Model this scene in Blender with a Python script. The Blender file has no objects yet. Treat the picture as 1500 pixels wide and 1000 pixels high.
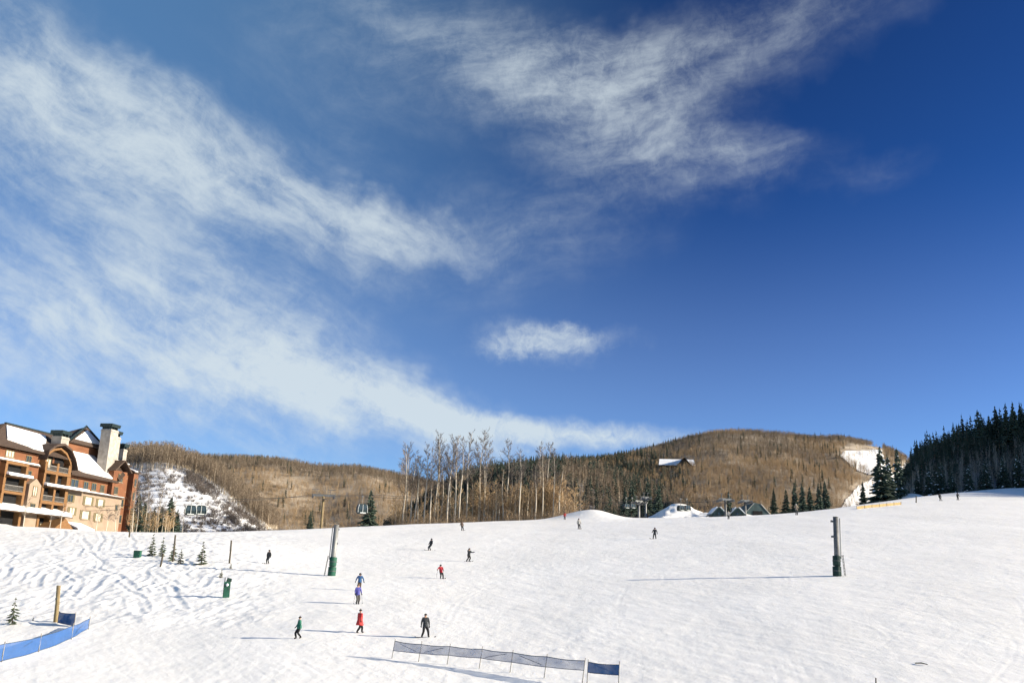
import bpy, bmesh, math, random
import numpy as np
from mathutils import Matrix, Vector

scene = bpy.context.scene
COL = scene.collection
PI = math.pi

# ------------------------------------------------------------------ camera
FOC, PITCH, ROLL, EYE = 1400.0, math.radians(14.1), math.radians(2.0), Vector((0, 0, 12))
CAM_R = Matrix.Rotation(PI / 2 + PITCH, 3, 'X') @ Matrix.Rotation(ROLL, 3, 'Z')
cam_data = bpy.data.cameras.new('camera')
cam = bpy.data.objects.new('camera', cam_data)
COL.objects.link(cam)
cam.matrix_world = Matrix.Translation(EYE) @ CAM_R.to_4x4()
cam_data.sensor_width = 36.0
cam_data.lens = FOC / 1500 * 36
cam_data.clip_start, cam_data.clip_end = 0.5, 20000
scene.camera = cam

# ------------------------------------------------------------------ light
SUN_EL = math.radians(18.5)
SUN_AZ = math.radians(98)          # measured from the view direction (+Y) towards +X
sun_dir = Vector((math.cos(SUN_EL) * math.sin(SUN_AZ), math.cos(SUN_EL) * math.cos(SUN_AZ), math.sin(SUN_EL)))
sd = bpy.data.lights.new('sun', 'SUN')
sd.energy, sd.angle, sd.color = 5.0, math.radians(0.6), (1.0, 0.89, 0.715)
so = bpy.data.objects.new('sun', sd)
COL.objects.link(so)
so.rotation_euler = (-sun_dir).to_track_quat('-Z', 'Y').to_euler()
so.location = (300, 0, 200)

vs = scene.view_settings
vs.view_transform, vs.look, vs.gamma = 'Standard', 'None', 1.0
vs.use_curve_mapping = False
vs.exposure = 1.14
cyc = scene.cycles
cyc.max_bounces, cyc.diffuse_bounces, cyc.glossy_bounces, cyc.transparent_max_bounces = 4, 2, 2, 12
cyc.use_adaptive_sampling, cyc.adaptive_threshold, cyc.adaptive_min_samples = True, 0.02, 10
SKY_STRENGTH = 0.067

# ------------------------------------------------------------------ projection of the survey picture
def ray(u, v):
    return CAM_R @ Vector(((u - 750) / FOC, -(v - 500) / FOC, -1.0))
def at(u, v, Y):
    d = ray(u, v)
    return EYE + d * (Y / d.y)
_RN = np.array(CAM_R)
def proj(pts):
    q = (np.asarray(pts, float) - np.array(EYE)) @ _RN
    return 750 + FOC * q[:, 0] / -q[:, 2], 500 - FOC * q[:, 1] / -q[:, 2]

# ------------------------------------------------------------------ sky with cirrus
world = bpy.data.worlds.new('World')
scene.world = world
world.use_nodes = True
wt = world.node_tree
wt.nodes.clear()

class S:
    """a float socket with arithmetic"""
    def __init__(self, s): self.s = s
    def _m(self, op, o=None, o2=None):
        return nm(op, self, o, o2)
    def __add__(self, o): return nm('ADD', self, o)
    def __radd__(self, o): return nm('ADD', self, o)
    def __sub__(self, o): return nm('SUBTRACT', self, o)
    def __rsub__(self, o): return nm('SUBTRACT', o, self)
    def __mul__(self, o): return nm('MULTIPLY', self, o)
    def __rmul__(self, o): return nm('MULTIPLY', self, o)
    def __truediv__(self, o): return nm('DIVIDE', self, o)
def nm(op, a, b=None, c=None, clamp=False):
    n = wt.nodes.new('ShaderNodeMath')
    n.operation, n.use_clamp = op, clamp
    for i, x in enumerate((a, b, c)):
        if x is None: continue
        if isinstance(x, S): wt.links.new(x.s, n.inputs[i])
        else: n.inputs[i].default_value = x
    return S(n.outputs[0])
def smooth(e0, e1, x):
    n = wt.nodes.new('ShaderNodeMapRange')
    n.interpolation_type = 'SMOOTHSTEP'
    wt.links.new(x.s, n.inputs['Value'])
    n.inputs['From Min'].default_value, n.inputs['From Max'].default_value = e0, e1
    return S(n.outputs[0])
def noise3(x, y, z, scale, detail=6, rough=0.55, dist=0.0):
    c = wt.nodes.new('ShaderNodeCombineXYZ')
    for i, q in enumerate((x, y, z)):
        if isinstance(q, S): wt.links.new(q.s, c.inputs[i])
        else: c.inputs[i].default_value = q
    n = wt.nodes.new('ShaderNodeTexNoise')
    wt.links.new(c.outputs[0], n.inputs['Vector'])
    n.inputs['Scale'].default_value, n.inputs['Detail'].default_value = scale, detail
    n.inputs['Roughness'].default_value, n.inputs['Distortion'].default_value = rough, dist
    return S(n.outputs[0])

sky = wt.nodes.new('ShaderNodeTexSky')
sky.sky_type = 'NISHITA'
sky.sun_disc = False
sky.sun_elevation, sky.sun_rotation = SUN_EL, SUN_AZ
sky.altitude, sky.air_density, sky.dust_density, sky.ozone_density = 2600, 1.0, 0.25, 4.0
tc = wt.nodes.new('ShaderNodeTexCoord')
sx = wt.nodes.new('ShaderNodeSeparateXYZ')
wt.links.new(tc.outputs['Generated'], sx.inputs[0])
dx, dy, dz = (S(o) for o in sx.outputs)
az, el = nm('ARCTAN2', dx, dy), nm('ARCSINE', dz)
def sky_pt(u, v):
    d = ray(u, v).normalized()
    return math.atan2(d.x, d.y), math.asin(d.z)
# slow warp so that the bands wander like drawn-out ice cloud
def vnode(kind, **kw):
    n = wt.nodes.new(kind)
    for k, v in kw.items(): setattr(n, k, v)
    return n
cmb = vnode('ShaderNodeCombineXYZ')
wt.links.new(az.s, cmb.inputs[0]); wt.links.new(el.s, cmb.inputs[1])
base_v = cmb.outputs[0]
def ncol(vec, scale, detail, rough=0.55):
    n = vnode('ShaderNodeTexNoise')
    wt.links.new(vec, n.inputs['Vector'])
    n.inputs['Scale'].default_value, n.inputs['Detail'].default_value, n.inputs['Roughness'].default_value = scale, detail, rough
    return n
def vmad(col, amount, add):
    """add + (col - 0.5) * amount"""
    n = vnode('ShaderNodeVectorMath', operation='MULTIPLY_ADD')
    wt.links.new(col, n.inputs[0])
    n.inputs[1].default_value = (*amount, 0)
    s_ = vnode('ShaderNodeVectorMath', operation='SUBTRACT')
    wt.links.new(add, s_.inputs[0]); s_.inputs[1].default_value = (amount[0] / 2, amount[1] / 2, 0)
    wt.links.new(s_.outputs[0], n.inputs[2])
    return n.outputs[0]
w1 = vmad(ncol(base_v, 5.0, 2).outputs['Color'], (0.08, 0.06), base_v)
warp = vmad(ncol(base_v, 24.0, 3).outputs['Color'], (0.06, 0.05), w1)
def mapped(vec, loc, rot, scale):
    n = vnode('ShaderNodeMapping', vector_type='TEXTURE')
    wt.links.new(vec, n.inputs[0])
    n.inputs['Location'].default_value = (*loc, 0)
    n.inputs['Rotation'].default_value = (0, 0, rot)
    n.inputs['Scale'].default_value = (*scale, 1)
    return n.outputs[0]
calm = vmad(ncol(base_v, 26.0, 4, 0.65).outputs['Color'], (0.022, 0.022), base_v)
wisp = vmad(ncol(base_v, 15.0, 5, 0.7).outputs['Color'], (0.09, 0.05), base_v)
def puff(u, v, du, dv, deg, amp, src=None):
    """soft lens of cloud: centre and half axes in survey pixels, deg = tilt down to the right"""
    n = vnode('ShaderNodeTexGradient', gradient_type='SPHERICAL')
    wt.links.new(mapped(src or warp, sky_pt(u, v), -math.radians(deg), (du / FOC, dv / FOC)), n.inputs[0])
    return S(n.outputs[1]) * amp
def mx(*q):
    o = q[0]
    for x in q[1:]: o = nm('MAXIMUM', o, x)
    return o
def add(*q):
    o = q[0]
    for x in q[1:]: o = nm('ADD', o, x)
    return o
def streak(deg, along, across, scale):
    return S(ncol(mapped(w1, (0, 0), -math.radians(deg), (1 / along, 1 / across)), scale, 7, 0.62).outputs[0])
left = add(puff(60, 130, 380, 150, 32, 1.3), puff(330, 255, 370, 105, 22, 1.35), puff(560, 330, 200, 52, 12, 1.0),
           puff(120, 340, 520, 260, 14, 0.55), puff(60, 470, 420, 130, 6, 0.9), puff(390, 520, 340, 130, 20, 1.2),
           puff(600, 605, 300, 62, 15, 1.1), puff(200, 610, 560, 130, 8, 0.5), puff(470, 190, 320, 170, 20, 0.35))
upper = add(puff(640, 60, 420, 150, 14, 0.85), puff(900, 160, 330, 140, 14, 1.15), puff(1080, 215, 200, 60, 8, 0.7), puff(1060, 55, 420, 90, -9, 1.05),
            puff(760, 345, 360, 130, -20, 0.75), puff(1290, 238, 90, 34, -8, 0.4))
low = add(puff(640, 610, 230, 36, 14, 1.5, calm), puff(850, 635, 260, 27, 3, 1.9, calm), puff(790, 504, 120, 40, 4, 1.2, wisp), puff(850, 494, 110, 26, -4, 0.9, wisp), puff(740, 512, 90, 20, 2, 0.6, wisp))
# the same weather goes on beyond the picture
far = smooth(0.5, 0.75, nm('ABSOLUTE', az)) * smooth(0.42, 0.7, S(ncol(base_v, 2.4, 3).outputs[0]))
sL = streak(24, 3.0, 8.0, 3.0)
sU = streak(-10, 3.0, 8.5, 3.2)
fine = S(ncol(warp, 75.0, 4, 0.7).outputs[0])
tL = smooth(0.28, 0.80, sL) * 0.80 + fine * 0.5
tU = smooth(0.26, 0.80, sU) * 0.75 + fine * 0.6
dens = (left + far) * (tL + 0.10) * 1.02 + upper * (tU + 0.04) * 0.80 + low * (fine * 0.9 + smooth(0.3, 0.7, sL) * 0.2 + 0.1)
veil = smooth(0.28, -0.45, az) * 0.42
alpha = nm('MINIMUM', (1.0 - nm('EXPONENT', dens * dens * -1.0 - dens * 0.08)) * 0.88 + smooth(0.42, 0.0, el) * 0.22, 0.88)

def vscale(sock, k):
    n = vnode('ShaderNodeVectorMath', operation='MULTIPLY')
    wt.links.new(sock, n.inputs[0]); n.inputs[1].default_value = k
    return n.outputs[0]
# mountain air: contrast of the clear sky (deep overhead, pale low down)
gam = vnode('ShaderNodeGamma')
gam.inputs[1].default_value = 1.85
wt.links.new(vscale(sky.outputs[0], (0.155, 0.158, 0.16)), gam.inputs[0])
clear = vscale(gam.outputs[0], (7.6, 8.8, 8.2))
mixc = wt.nodes.new('ShaderNodeMix')
mixc.data_type = 'RGBA'
wt.links.new(alpha.s, mixc.inputs[0])
thin = vnode('ShaderNodeMix', data_type='RGBA')     # thin blue ice haze thickening to the left
wt.links.new(veil.s, thin.inputs[0]); wt.links.new(clear, thin.inputs[6])
thin.inputs[7].default_value = (1.3, 2.9, 5.0, 1)
wt.links.new(thin.outputs[2], mixc.inputs[6])
mixc.inputs[7].default_value = (4.7, 5.3, 5.6, 1)
bg = wt.nodes.new('ShaderNodeBackground')
bg.inputs[1].default_value = SKY_STRENGTH
wo = wt.nodes.new('ShaderNodeOutputWorld')
wt.links.new(mixc.outputs[2], bg.inputs[0])
wt.links.new(bg.outputs[0], wo.inputs[0])

# ------------------------------------------------------------------ helpers
random.seed(7)
rng = np.random.default_rng(7)

def new_mat(name, rough=0.8, spec=0.25):
    m = bpy.data.materials.new(name)
    m.use_nodes = True
    b = m.node_tree.nodes['Principled BSDF']
    b.inputs['Roughness'].default_value = rough
    b.inputs['Specular IOR Level'].default_value = spec
    return m, m.node_tree, b
def mat(name, c1, c2=None, scale=3.0, rough=0.8, bump=0.0, stretch=(1, 1, 1), detail=5, metal=0.0, spec=0.25, lo=0.35, hi=0.65, per_object=0.0):
    m, t, b = new_mat(name, rough, spec)
    b.inputs['Metallic'].default_value = metal
    c2 = c2 or tuple(x * 0.75 for x in c1)
    co = t.nodes.new('ShaderNodeTexCoord')
    mp = t.nodes.new('ShaderNodeMapping')
    mp.inputs['Scale'].default_value = stretch
    t.links.new(co.outputs['Object'], mp.inputs[0])
    n = t.nodes.new('ShaderNodeTexNoise')
    n.inputs['Scale'].default_value, n.inputs['Detail'].default_value = scale, detail
    t.links.new(mp.outputs[0], n.inputs['Vector'])
    r = t.nodes.new('ShaderNodeMapRange')
    r.inputs['From Min'].default_value, r.inputs['From Max'].default_value = lo, hi
    t.links.new(n.outputs[0], r.inputs[0])
    mi = t.nodes.new('ShaderNodeMix')
    mi.data_type = 'RGBA'
    mi.inputs[6].default_value, mi.inputs[7].default_value = (*c2, 1), (*c1, 1)
    t.links.new(r.outputs[0], mi.inputs[0])
    out = mi.outputs[2]
    if per_object:
        oi = t.nodes.new('ShaderNodeObjectInfo')
        h = t.nodes.new('ShaderNodeHueSaturation')
        rr = t.nodes.new('ShaderNodeMapRange')
        rr.inputs['To Min'].default_value, rr.inputs['To Max'].default_value = 1 - per_object, 1 + per_object
        t.links.new(oi.outputs['Random'], rr.inputs[0])
        t.links.new(rr.outputs[0], h.inputs['Value'])
        t.links.new(out, h.inputs['Color'])
        out = h.outputs[0]
    t.links.new(out, b.inputs['Base Color'])
    if bump:
        bp = t.nodes.new('ShaderNodeBump')
        bp.inputs['Strength'].default_value = bump
        bp.inputs['Distance'].default_value = 0.05
        t.links.new(n.outputs[0], bp.inputs['Height'])
        t.links.new(bp.outputs[0], b.inputs['Normal'])
    return m

def tag(o, label=None, cat=None, group=None, kind=None):
    if label: o['label'] = label
    if cat: o['category'] = cat
    if group: o['group'] = group
    if kind: o['kind'] = kind
    return o
def link(name, me, parent=None):
    o = bpy.data.objects.new(name, me)
    COL.objects.link(o)
    if parent is not None: o.parent = parent
    return o
def empty(name, loc=(0, 0, 0), rz=0.0):
    o = bpy.data.objects.new(name, None)
    COL.objects.link(o)
    o.location = loc
    o.rotation_euler = (0, 0, rz)
    o.empty_display_size = 0.3
    return o

class MB:
    """mesh builder: plain vertex and face lists"""
    def __init__(self): self.v, self.f, self.m = [], [], []
    def add(self, vs_, fs, mi=0):
        k = len(self.v)
        self.v += [tuple(p) for p in vs_]
        self.f += [tuple(i + k for i in q) for q in fs]
        self.m += [mi] * len(fs)
        return self
    def box(self, a, b, mi=0):
        (x0, y0, z0), (x1, y1, z1) = a, b
        return self.add([(x0, y0, z0), (x1, y0, z0), (x1, y1, z0), (x0, y1, z0), (x0, y0, z1), (x1, y0, z1), (x1, y1, z1), (x0, y1, z1)],
                        [(0, 3, 2, 1), (4, 5, 6, 7), (0, 1, 5, 4), (1, 2, 6, 5), (2, 3, 7, 6), (3, 0, 4, 7)], mi)
    def tube(self, pts, rad, n=6, mi=0, cap=True):
        pts = [Vector(p) for p in pts]
        if not hasattr(rad, '__len__'): rad = [rad] * len(pts)
        vs_, fs = [], []
        for i, p in enumerate(pts):
            d = (pts[min(i + 1, len(pts) - 1)] - pts[max(i - 1, 0)]).normalized()
            a = d.cross(Vector((0.3, 0.9, 0.1)) if abs(d.y) < 0.9 else Vector((1, 0, 0))).normalized()
            b = d.cross(a)
            for k in range(n):
                w = 2 * PI * k / n
                vs_.append(p + (a * math.cos(w) + b * math.sin(w)) * rad[i])
        for i in range(len(pts) - 1):
            for k in range(n):
                k2 = (k + 1) % n
                fs.append((i * n + k, i * n + k2, (i + 1) * n + k2, (i + 1) * n + k))
        if cap:
            fs.append(tuple(range(n))[::-1])
            fs.append(tuple(range((len(pts) - 1) * n, len(pts) * n)))
        return self.add(vs_, fs, mi)
    def prism(self, poly, vec, mi=0):
        n = len(poly)
        p = [Vector(q) for q in poly]
        q = [x + Vector(vec) for x in p]
        fs = [tuple(range(n))[::-1], tuple(range(n, 2 * n))] + [(i, (i + 1) % n, n + (i + 1) % n, n + i) for i in range(n)]
        return self.add(p + q, fs, mi)
    def slab(self, quad, t, mi=0):
        """a flat quad/polygon thickened along its own normal"""
        p = [Vector(q) for q in quad]
        nrm = Vector((0, 0, 0))
        for i in range(len(p)): nrm += (p[i] - p[0]).cross(p[(i + 1) % len(p)] - p[0])
        nrm.normalize()
        return self.prism(quad, nrm * t, mi)
    def mesh(self, name, mats, smooth_=False):
        me = bpy.data.meshes.new(name)
        me.from_pydata(self.v, [], self.f)
        for m in (mats if isinstance(mats, (list, tuple)) else [mats]): me.materials.append(m)
        if len(me.materials) > 1: me.polygons.foreach_set('material_index', self.m)
        bm = bmesh.new(); bm.from_mesh(me)
        bmesh.ops.recalc_face_normals(bm, faces=bm.faces)
        bm.to_mesh(me); bm.free()
        if smooth_: me.polygons.foreach_set('use_smooth', [True] * len(me.polygons))
        me.update()
        return me
    def build(self, name, mats, parent=None, smooth_=False):
        return link(name, self.mesh(name, mats, smooth_), parent)

def grid_mesh(name, X, Y, Z, material, smooth_=True):
    ny, nx = X.shape
    co = np.stack([X, Y, Z], -1).reshape(-1, 3).astype(np.float32)
    i = np.arange(ny * nx).reshape(ny, nx)
    q = np.stack([i[:-1, :-1], i[:-1, 1:], i[1:, 1:], i[1:, :-1]], -1).reshape(-1, 4).astype(np.int32)
    me = bpy.data.meshes.new(name)
    me.vertices.add(len(co)); me.vertices.foreach_set('co', co.ravel())
    me.loops.add(q.size); me.loops.foreach_set('vertex_index', q.ravel())
    me.polygons.add(len(q)); me.polygons.foreach_set('loop_start', np.arange(0, q.size, 4, dtype=np.int32))
    me.polygons.foreach_set('use_smooth', np.full(len(q), smooth_))
    me.materials.append(material)
    me.update(calc_edges=True)
    return me

_tab = rng.random((256, 256))
def vnoise(x, y, off=0):
    x = np.asarray(x, float) + off * 17.31; y = np.asarray(y, float) + off * 5.77
    xi, yi = np.floor(x).astype(int), np.floor(y).astype(int)
    fx, fy = x - xi, y - yi
    fx, fy = fx * fx * (3 - 2 * fx), fy * fy * (3 - 2 * fy)
    g = lambda a, b: _tab[a & 255, b & 255]
    return (g(xi, yi) * (1 - fx) + g(xi + 1, yi) * fx) * (1 - fy) + (g(xi, yi + 1) * (1 - fx) + g(xi + 1, yi + 1) * fx) * fy - 0.5
def fbm(x, y, o=4, off=0):
    s, a, f = 0, 1.0, 1.0
    for k in range(o):
        s = s + a * vnoise(x * f, y * f, off + k * 3)
        a *= 0.5; f *= 2.03
    return s
def sstep(a, b, x):
    t = np.clip((x - a) / (b - a), 0, 1)
    return t * t * (3 - 2 * t)
ORD = ['first', 'second', 'third', 'fourth', 'fifth', 'sixth', 'seventh', 'eighth', 'ninth', 'tenth', 'eleventh', 'twelfth', 'thirteenth', 'fourteenth', 'fifteenth', 'sixteenth', 'seventeenth', 'eighteenth', 'nineteenth']
TENS = {2: 'twent', 3: 'thirt', 4: 'fort', 5: 'fift'}
def ordinal(i):
    n = i + 1
    if n < 20: return ORD[n - 1]
    t, r = divmod(n, 10)
    return TENS[t] + ('ieth' if r == 0 else 'y-' + ORD[r - 1])

# ------------------------------------------------------------------ snow ground
KA = np.array([-0.62, -0.57, -0.521, -0.471, -0.422, -0.372, -0.322, -0.273, -0.223, -0.174, -0.124, -0.074, -0.025, 0.025, 0.074, 0.124, 0.174, 0.223, 0.273, 0.322, 0.372, 0.422, 0.471, 0.521, 0.57, 0.62])
KY = np.array([177., 181, 183, 181, 178, 175, 178, 184, 192, 203, 214, 224, 235, 241, 241, 239, 230, 225, 225, 234, 257, 292, 328, 365, 380, 380])
_ta = np.linspace(-1.7, 1.7, 1361)
def _soft(xs, ys, w):
    t = np.interp(_ta, xs, ys)
    k = np.exp(-(np.arange(-3 * w, 3 * w + 1) / w) ** 2); k /= k.sum()
    return np.convolve(np.pad(t, 3 * w, 'edge'), k, 'valid')
_SL = _soft([-.8, -.5, -.3, -.1, 0, .1, .2, .3, .4, .5, .6, .8], [.108, .108, .110, .112, .114, .120, .128, .136, .142, .147, .15, .155], 24)
_YC = _soft(KA, KY, 14)
def ground0(x, y):
    x = np.asarray(x, float); y = np.asarray(y, float)
    a = x / np.maximum(y, 1.0)
    s = np.interp(a, _ta, _SL)
    t = y - np.interp(a, _ta, _YC)
    z = s * y - 0.5 * (s + .03) * (np.sqrt(t * t + 144) + t)
    # pushed-up snow at the crest beside the grove
    z = z + 2.0 * np.exp(-((x - 21.5) / 5.5) ** 2 - ((y - 236) / 9) ** 2) + 0.9 * np.exp(-((x - 15) / 5) ** 2 - ((y - 238) / 8) ** 2)
    # rough bank left of the groomed run: hollow at its foot, fuller above, tipping away from the sun
    m = sstep(-.16, -.36, a) * sstep(165, 140, y)
    z = z + m * (-0.7 * np.exp(-((y - 82) / 22) ** 2) + 1.1 * np.exp(-((y - 132) / 22) ** 2) + 0.03 * np.clip(x + 38, -45, 12) * sstep(60, 85, y))
    return z
def hit(u, v):
    """where the sight line of a survey pixel meets the snow"""
    d = ray(u, v)
    Y = np.linspace(30, 420, 4000)
    px, py, pz = EYE.x + d.x * Y / d.y, Y, EYE.z + d.z * Y / d.y
    i = int(np.argmax(pz - ground0(px, py) < 0))
    return Vector((px[i], py[i], pz[i]))
def undul(x, y):
    return 0.16 * fbm(x / 17, y / 24, 3, 1) + 0.035 * fbm(x / 2.6, y / 4.5, 3, 5)
def ground(x, y):
    return ground0(x, y) + undul(x, y)
def gz(x, y): return float(ground(x, y))
def on_snow(u, v):
    p = hit(u, v)
    return Vector((p.x, p.y, gz(p.x, p.y)))

def snow_material():
    m, t, b = new_mat('snow', 0.55, 0.3)
    co = t.nodes.new('ShaderNodeTexCoord')
    def nz(scale, detail, st, rough=0.6):
        mp = t.nodes.new('ShaderNodeMapping'); mp.inputs['Scale'].default_value = st
        mp.inputs['Rotation'].default_value = (0, 0, 0.35)
        t.links.new(co.outputs['Object'], mp.inputs[0])
        n = t.nodes.new('ShaderNodeTexNoise')
        n.inputs['Scale'].default_value, n.inputs['Detail'].default_value, n.inputs['Roughness'].default_value = scale, detail, rough
        t.links.new(mp.outputs[0], n.inputs['Vector'])
        return n.outputs[0]
    a, c, d = nz(1.6, 6, (1, .35, 1)), nz(0.09, 4, (1, .6, 1)), nz(7.0, 5, (1, .5, 1), 0.7)
    mi = t.nodes.new('ShaderNodeMix'); mi.data_type = 'RGBA'
    mi.inputs[6].default_value, mi.inputs[7].default_value = (.85, .835, .80, 1), (.92, .905, .87, 1)
    r = t.nodes.new('ShaderNodeMapRange'); r.inputs[1].default_value, r.inputs[2].default_value = .35, .65
    t.links.new(c, r.inputs[0]); t.links.new(r.outputs[0], mi.inputs[0])
    t.links.new(mi.outputs[2], b.inputs['Base Color'])
    ad = t.nodes.new('ShaderNodeMath'); ad.operation = 'MULTIPLY_ADD'; ad.inputs[1].default_value = 0.35
    t.links.new(d, ad.inputs[0]); t.links.new(a, ad.inputs[2])
    bp = t.nodes.new('ShaderNodeBump'); bp.inputs['Strength'].default_value = 0.3; bp.inputs['Distance'].default_value = 0.10
    t.links.new(ad.outputs[0], bp.inputs['Height'])
    t.links.new(bp.outputs[0], b.inputs['Normal'])
    return m
M_SNOW = snow_material()

def build_slope():
    a = np.concatenate([np.linspace(-1.6, -.66, 40)[:-1], np.linspace(-.66, .66, 1050), np.linspace(.66, 1.6, 40)[1:]])
    y = np.concatenate([np.linspace(3, 48, 30)[:-1], np.geomspace(48, 250, 560)[:-1], np.geomspace(250, 480, 110)[:-1], np.geomspace(480, 2600, 30)])
    A, Y = np.meshgrid(a, y)
    X = A * Y
    Z = ground(X, Y)
    # fine chop left by skis on the groomed run
    near = sstep(330, 200, Y)
    ang = 0.5
    xr, yr = X * math.cos(ang) + Y * math.sin(ang), Y * math.cos(ang) - X * math.sin(ang)
    Z = Z + near * (0.014 * fbm(xr / .55, yr / 2.4, 3, 9) + 0.022 * fbm(X / 1.1, Y / 1.6, 3, 14))
    # loose clods and scrapes kicked up in patches
    clod = np.clip(vnoise(xr / .38, yr / .9, 50) - .26, 0, 1) + .7 * np.clip(vnoise(X / .7, Y / 1.5, 53) - .3, 0, 1)
    patch = .35 + sstep(-.1, .35, fbm(X / 12, Y / 16, 3, 57))
    Z = Z + near * .085 * clod * patch
    Z = Z - near * .025 * np.clip(vnoise(xr / .3, yr / 5.0, 60) - .3, 0, 1) * patch
    # cross-hatched ski lines
    for k, an in enumerate((0.62, -0.5, 0.2)):
        w = (X * math.cos(an) - Y * math.sin(an))
        l = (X * math.sin(an) + Y * math.cos(an))
        g = vnoise(w / .28, l / 14 , 30 + k)
        msk = sstep(.05, .3, fbm(X / 9, Y / 12, 2, 40 + k))
        Z = Z - near * msk * 0.014 * np.clip(g - .12, 0, 1)
    bank = sstep(-.19, -.27, A) * sstep(72, 80, Y) * sstep(190, 165, Y)
    Z = Z + bank * (0.16 * fbm(X / 5, Y / 8, 3, 21) * sstep(150, 120, Y) + 0.10 * fbm(X / .8, Y / 1.7, 4, 25))
    # tracks: survey polylines, laid on the bank
    zt = lambda L: [(p[0] / 4.545, 770 + p[1] / 4.545) for p in L]
    T = [[(350, 110), (430, 60), (420, 30)], [(480, 60), (500, 40), (520, 60), (500, 110)], [(640, 160), (690, 90), (660, 40)], [(720, 160), (750, 90), (735, 60)],
         [(350, 155), (400, 180), (480, 150), (540, 150), (510, 200), (420, 225)], [(235, 235), (300, 250), (330, 235)], [(210, 340), (230, 290), (330, 265), (480, 235)],
         [(240, 400), (260, 340), (340, 280), (400, 260)], [(470, 310), (500, 330), (540, 360), (510, 420), (480, 470)], [(550, 520), (640, 450), (800, 345), (760, 330)],
         [(600, 265), (680, 300), (790, 330), (870, 390), (920, 430)], [(600, 420), (680, 340), (760, 310)], [(770, 380), (880, 440), (960, 480)], [(330, 400), (360, 310), (300, 300)],
         [(880, 480), (930, 590)], [(690, 490), (730, 500), (720, 540)], [(900, 420), (1000, 380), (1045, 430)], [(20, 330), (70, 270)], [(110, 380), (180, 300)], [(540, 60), (555, 100), (600, 170), (620, 210)],
         [(420, 420), (380, 480), (300, 520)], [(1045, 250), (900, 290), (780, 300)], [(1000, 200), (860, 250), (700, 230)], [(300, 60), (340, 90), (330, 130)], [(620, 180), (700, 250), (760, 300)]]
    T = [zt(q) for q in T]
    T += [[(205, 812), (190, 808), (175, 812), (160, 806)], [(240, 795), (215, 800), (205, 806)], [(220, 860), (250, 850), (275, 862), (300, 858)], [(235, 845), (262, 868)], [(255, 870), (272, 890)],
          [(333, 836), (318, 838), (306, 845), (297, 858)], [(308, 834), (330, 828), (380, 834)], [(280, 868), (315, 866), (330, 868)], [(200, 870), (212, 888), (206, 900)], [(340, 829), (410, 836), (480, 841)]]
    r2 = random.Random(3)
    for k in range(14):
        u, v = r2.uniform(8, 300), r2.uniform(778, 850)
        L = [(u, v)]
        sgn = r2.choice((-1, 1))
        for j in range(r2.randint(2, 5)):
            u += sgn * r2.uniform(4, 16); v += r2.uniform(2, 11); sgn = -sgn if r2.random() < .7 else sgn
            if v < 884: L.append((u, v))
        if len(L) > 1: T.append(L)
    for ti, L in enumerate(T):
        P = [hit(*p) for p in L]
        pts = np.array([(p.x, p.y) for p in P])
        # smooth the polyline
        if len(pts) > 2:
            tt = np.linspace(0, len(pts) - 1, len(pts) * 10)
            i0 = np.clip(tt.astype(int), 0, len(pts) - 2); f = tt - i0; f = f * f * (3 - 2 * f) * .5 + f * .5
            pts = pts[i0] * (1 - f)[:, None] + pts[i0 + 1] * f[:, None]
        w = r2.uniform(.26, .42) * (1 if ti < 35 else .8)
        lo, hi_ = pts.min(0) - 1.6, pts.max(0) + 1.6
        sel = np.nonzero((X > lo[0]) & (X < hi_[0]) & (Y > lo[1]) & (Y < hi_[1]))
        if not len(sel[0]): continue
        qx, qy = X[sel], Y[sel]
        dmin = np.full(qx.shape, 9.0)
        for (x0, y0), (x1, y1) in zip(pts, pts[1:]):
            ex, ey = x1 - x0, y1 - y0
            t = np.clip(((qx - x0) * ex + (qy - y0) * ey) / (ex * ex + ey * ey + 1e-9), 0, 1)
            dmin = np.minimum(dmin, np.hypot(qx - x0 - t * ex, qy - y0 - t * ey))
        amp = r2.uniform(.7, 1.2)
        Z[sel] += amp * (-0.04 * np.exp(-(dmin / w) ** 2) + 0.03 * np.exp(-((dmin - 1.7 * w) / (.6 * w)) ** 2))
    # long carved turns on the groomed run, a ski's width deep in the surface
    for k in range(90):
        x0, y0 = r2.uniform(-45, 85), r2.uniform(70, 215)
        n = 26; L_ = r2.uniform(14, 55); per = r2.uniform(18, 45); am = r2.uniform(.4, 2.0); dr = r2.uniform(-.5, .5); ph = r2.uniform(0, 6)
        t = np.linspace(0, L_, n)
        pts = np.stack([x0 + dr * t + am * np.sin(ph + t * 2 * PI / per), y0 - t], 1)
        lo, hi_ = pts.min(0) - 1, pts.max(0) + 1
        sel = np.nonzero((X > lo[0]) & (X < hi_[0]) & (Y > max(lo[1], 48)) & (Y < hi_[1]))
        if not len(sel[0]): continue
        qx, qy = X[sel], Y[sel]
        cx = np.interp(qy, pts[::-1, 1], pts[::-1, 0])
        d = np.abs(qx - cx)
        fade = sstep(0, 4, qy - lo[1] - 1) * sstep(0, 4, hi_[1] - 1 - qy)
        Z[sel] += fade * r2.uniform(.05, .18) * (-.045 * np.exp(-(d / .13) ** 2) + .02 * np.exp(-((d - .3) / .12) ** 2) - .035 * np.exp(-((d - .62) / .13) ** 2) * (r2.random() < .6))
    o = link('ski_slope', grid_mesh('ski_slope', X, Y, Z, M_SNOW))
    tag(o, kind='structure')
build_slope()
# wide snow-covered valley floor out to the horizon
N = 60
gx, gy = np.meshgrid(np.linspace(-9000, 9000, N), np.linspace(-4000, 14000, N))
o = link('ground', grid_mesh('ground', gx, gy, np.full_like(gx, -75.0), M_SNOW)); tag(o, kind='structure')

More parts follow.
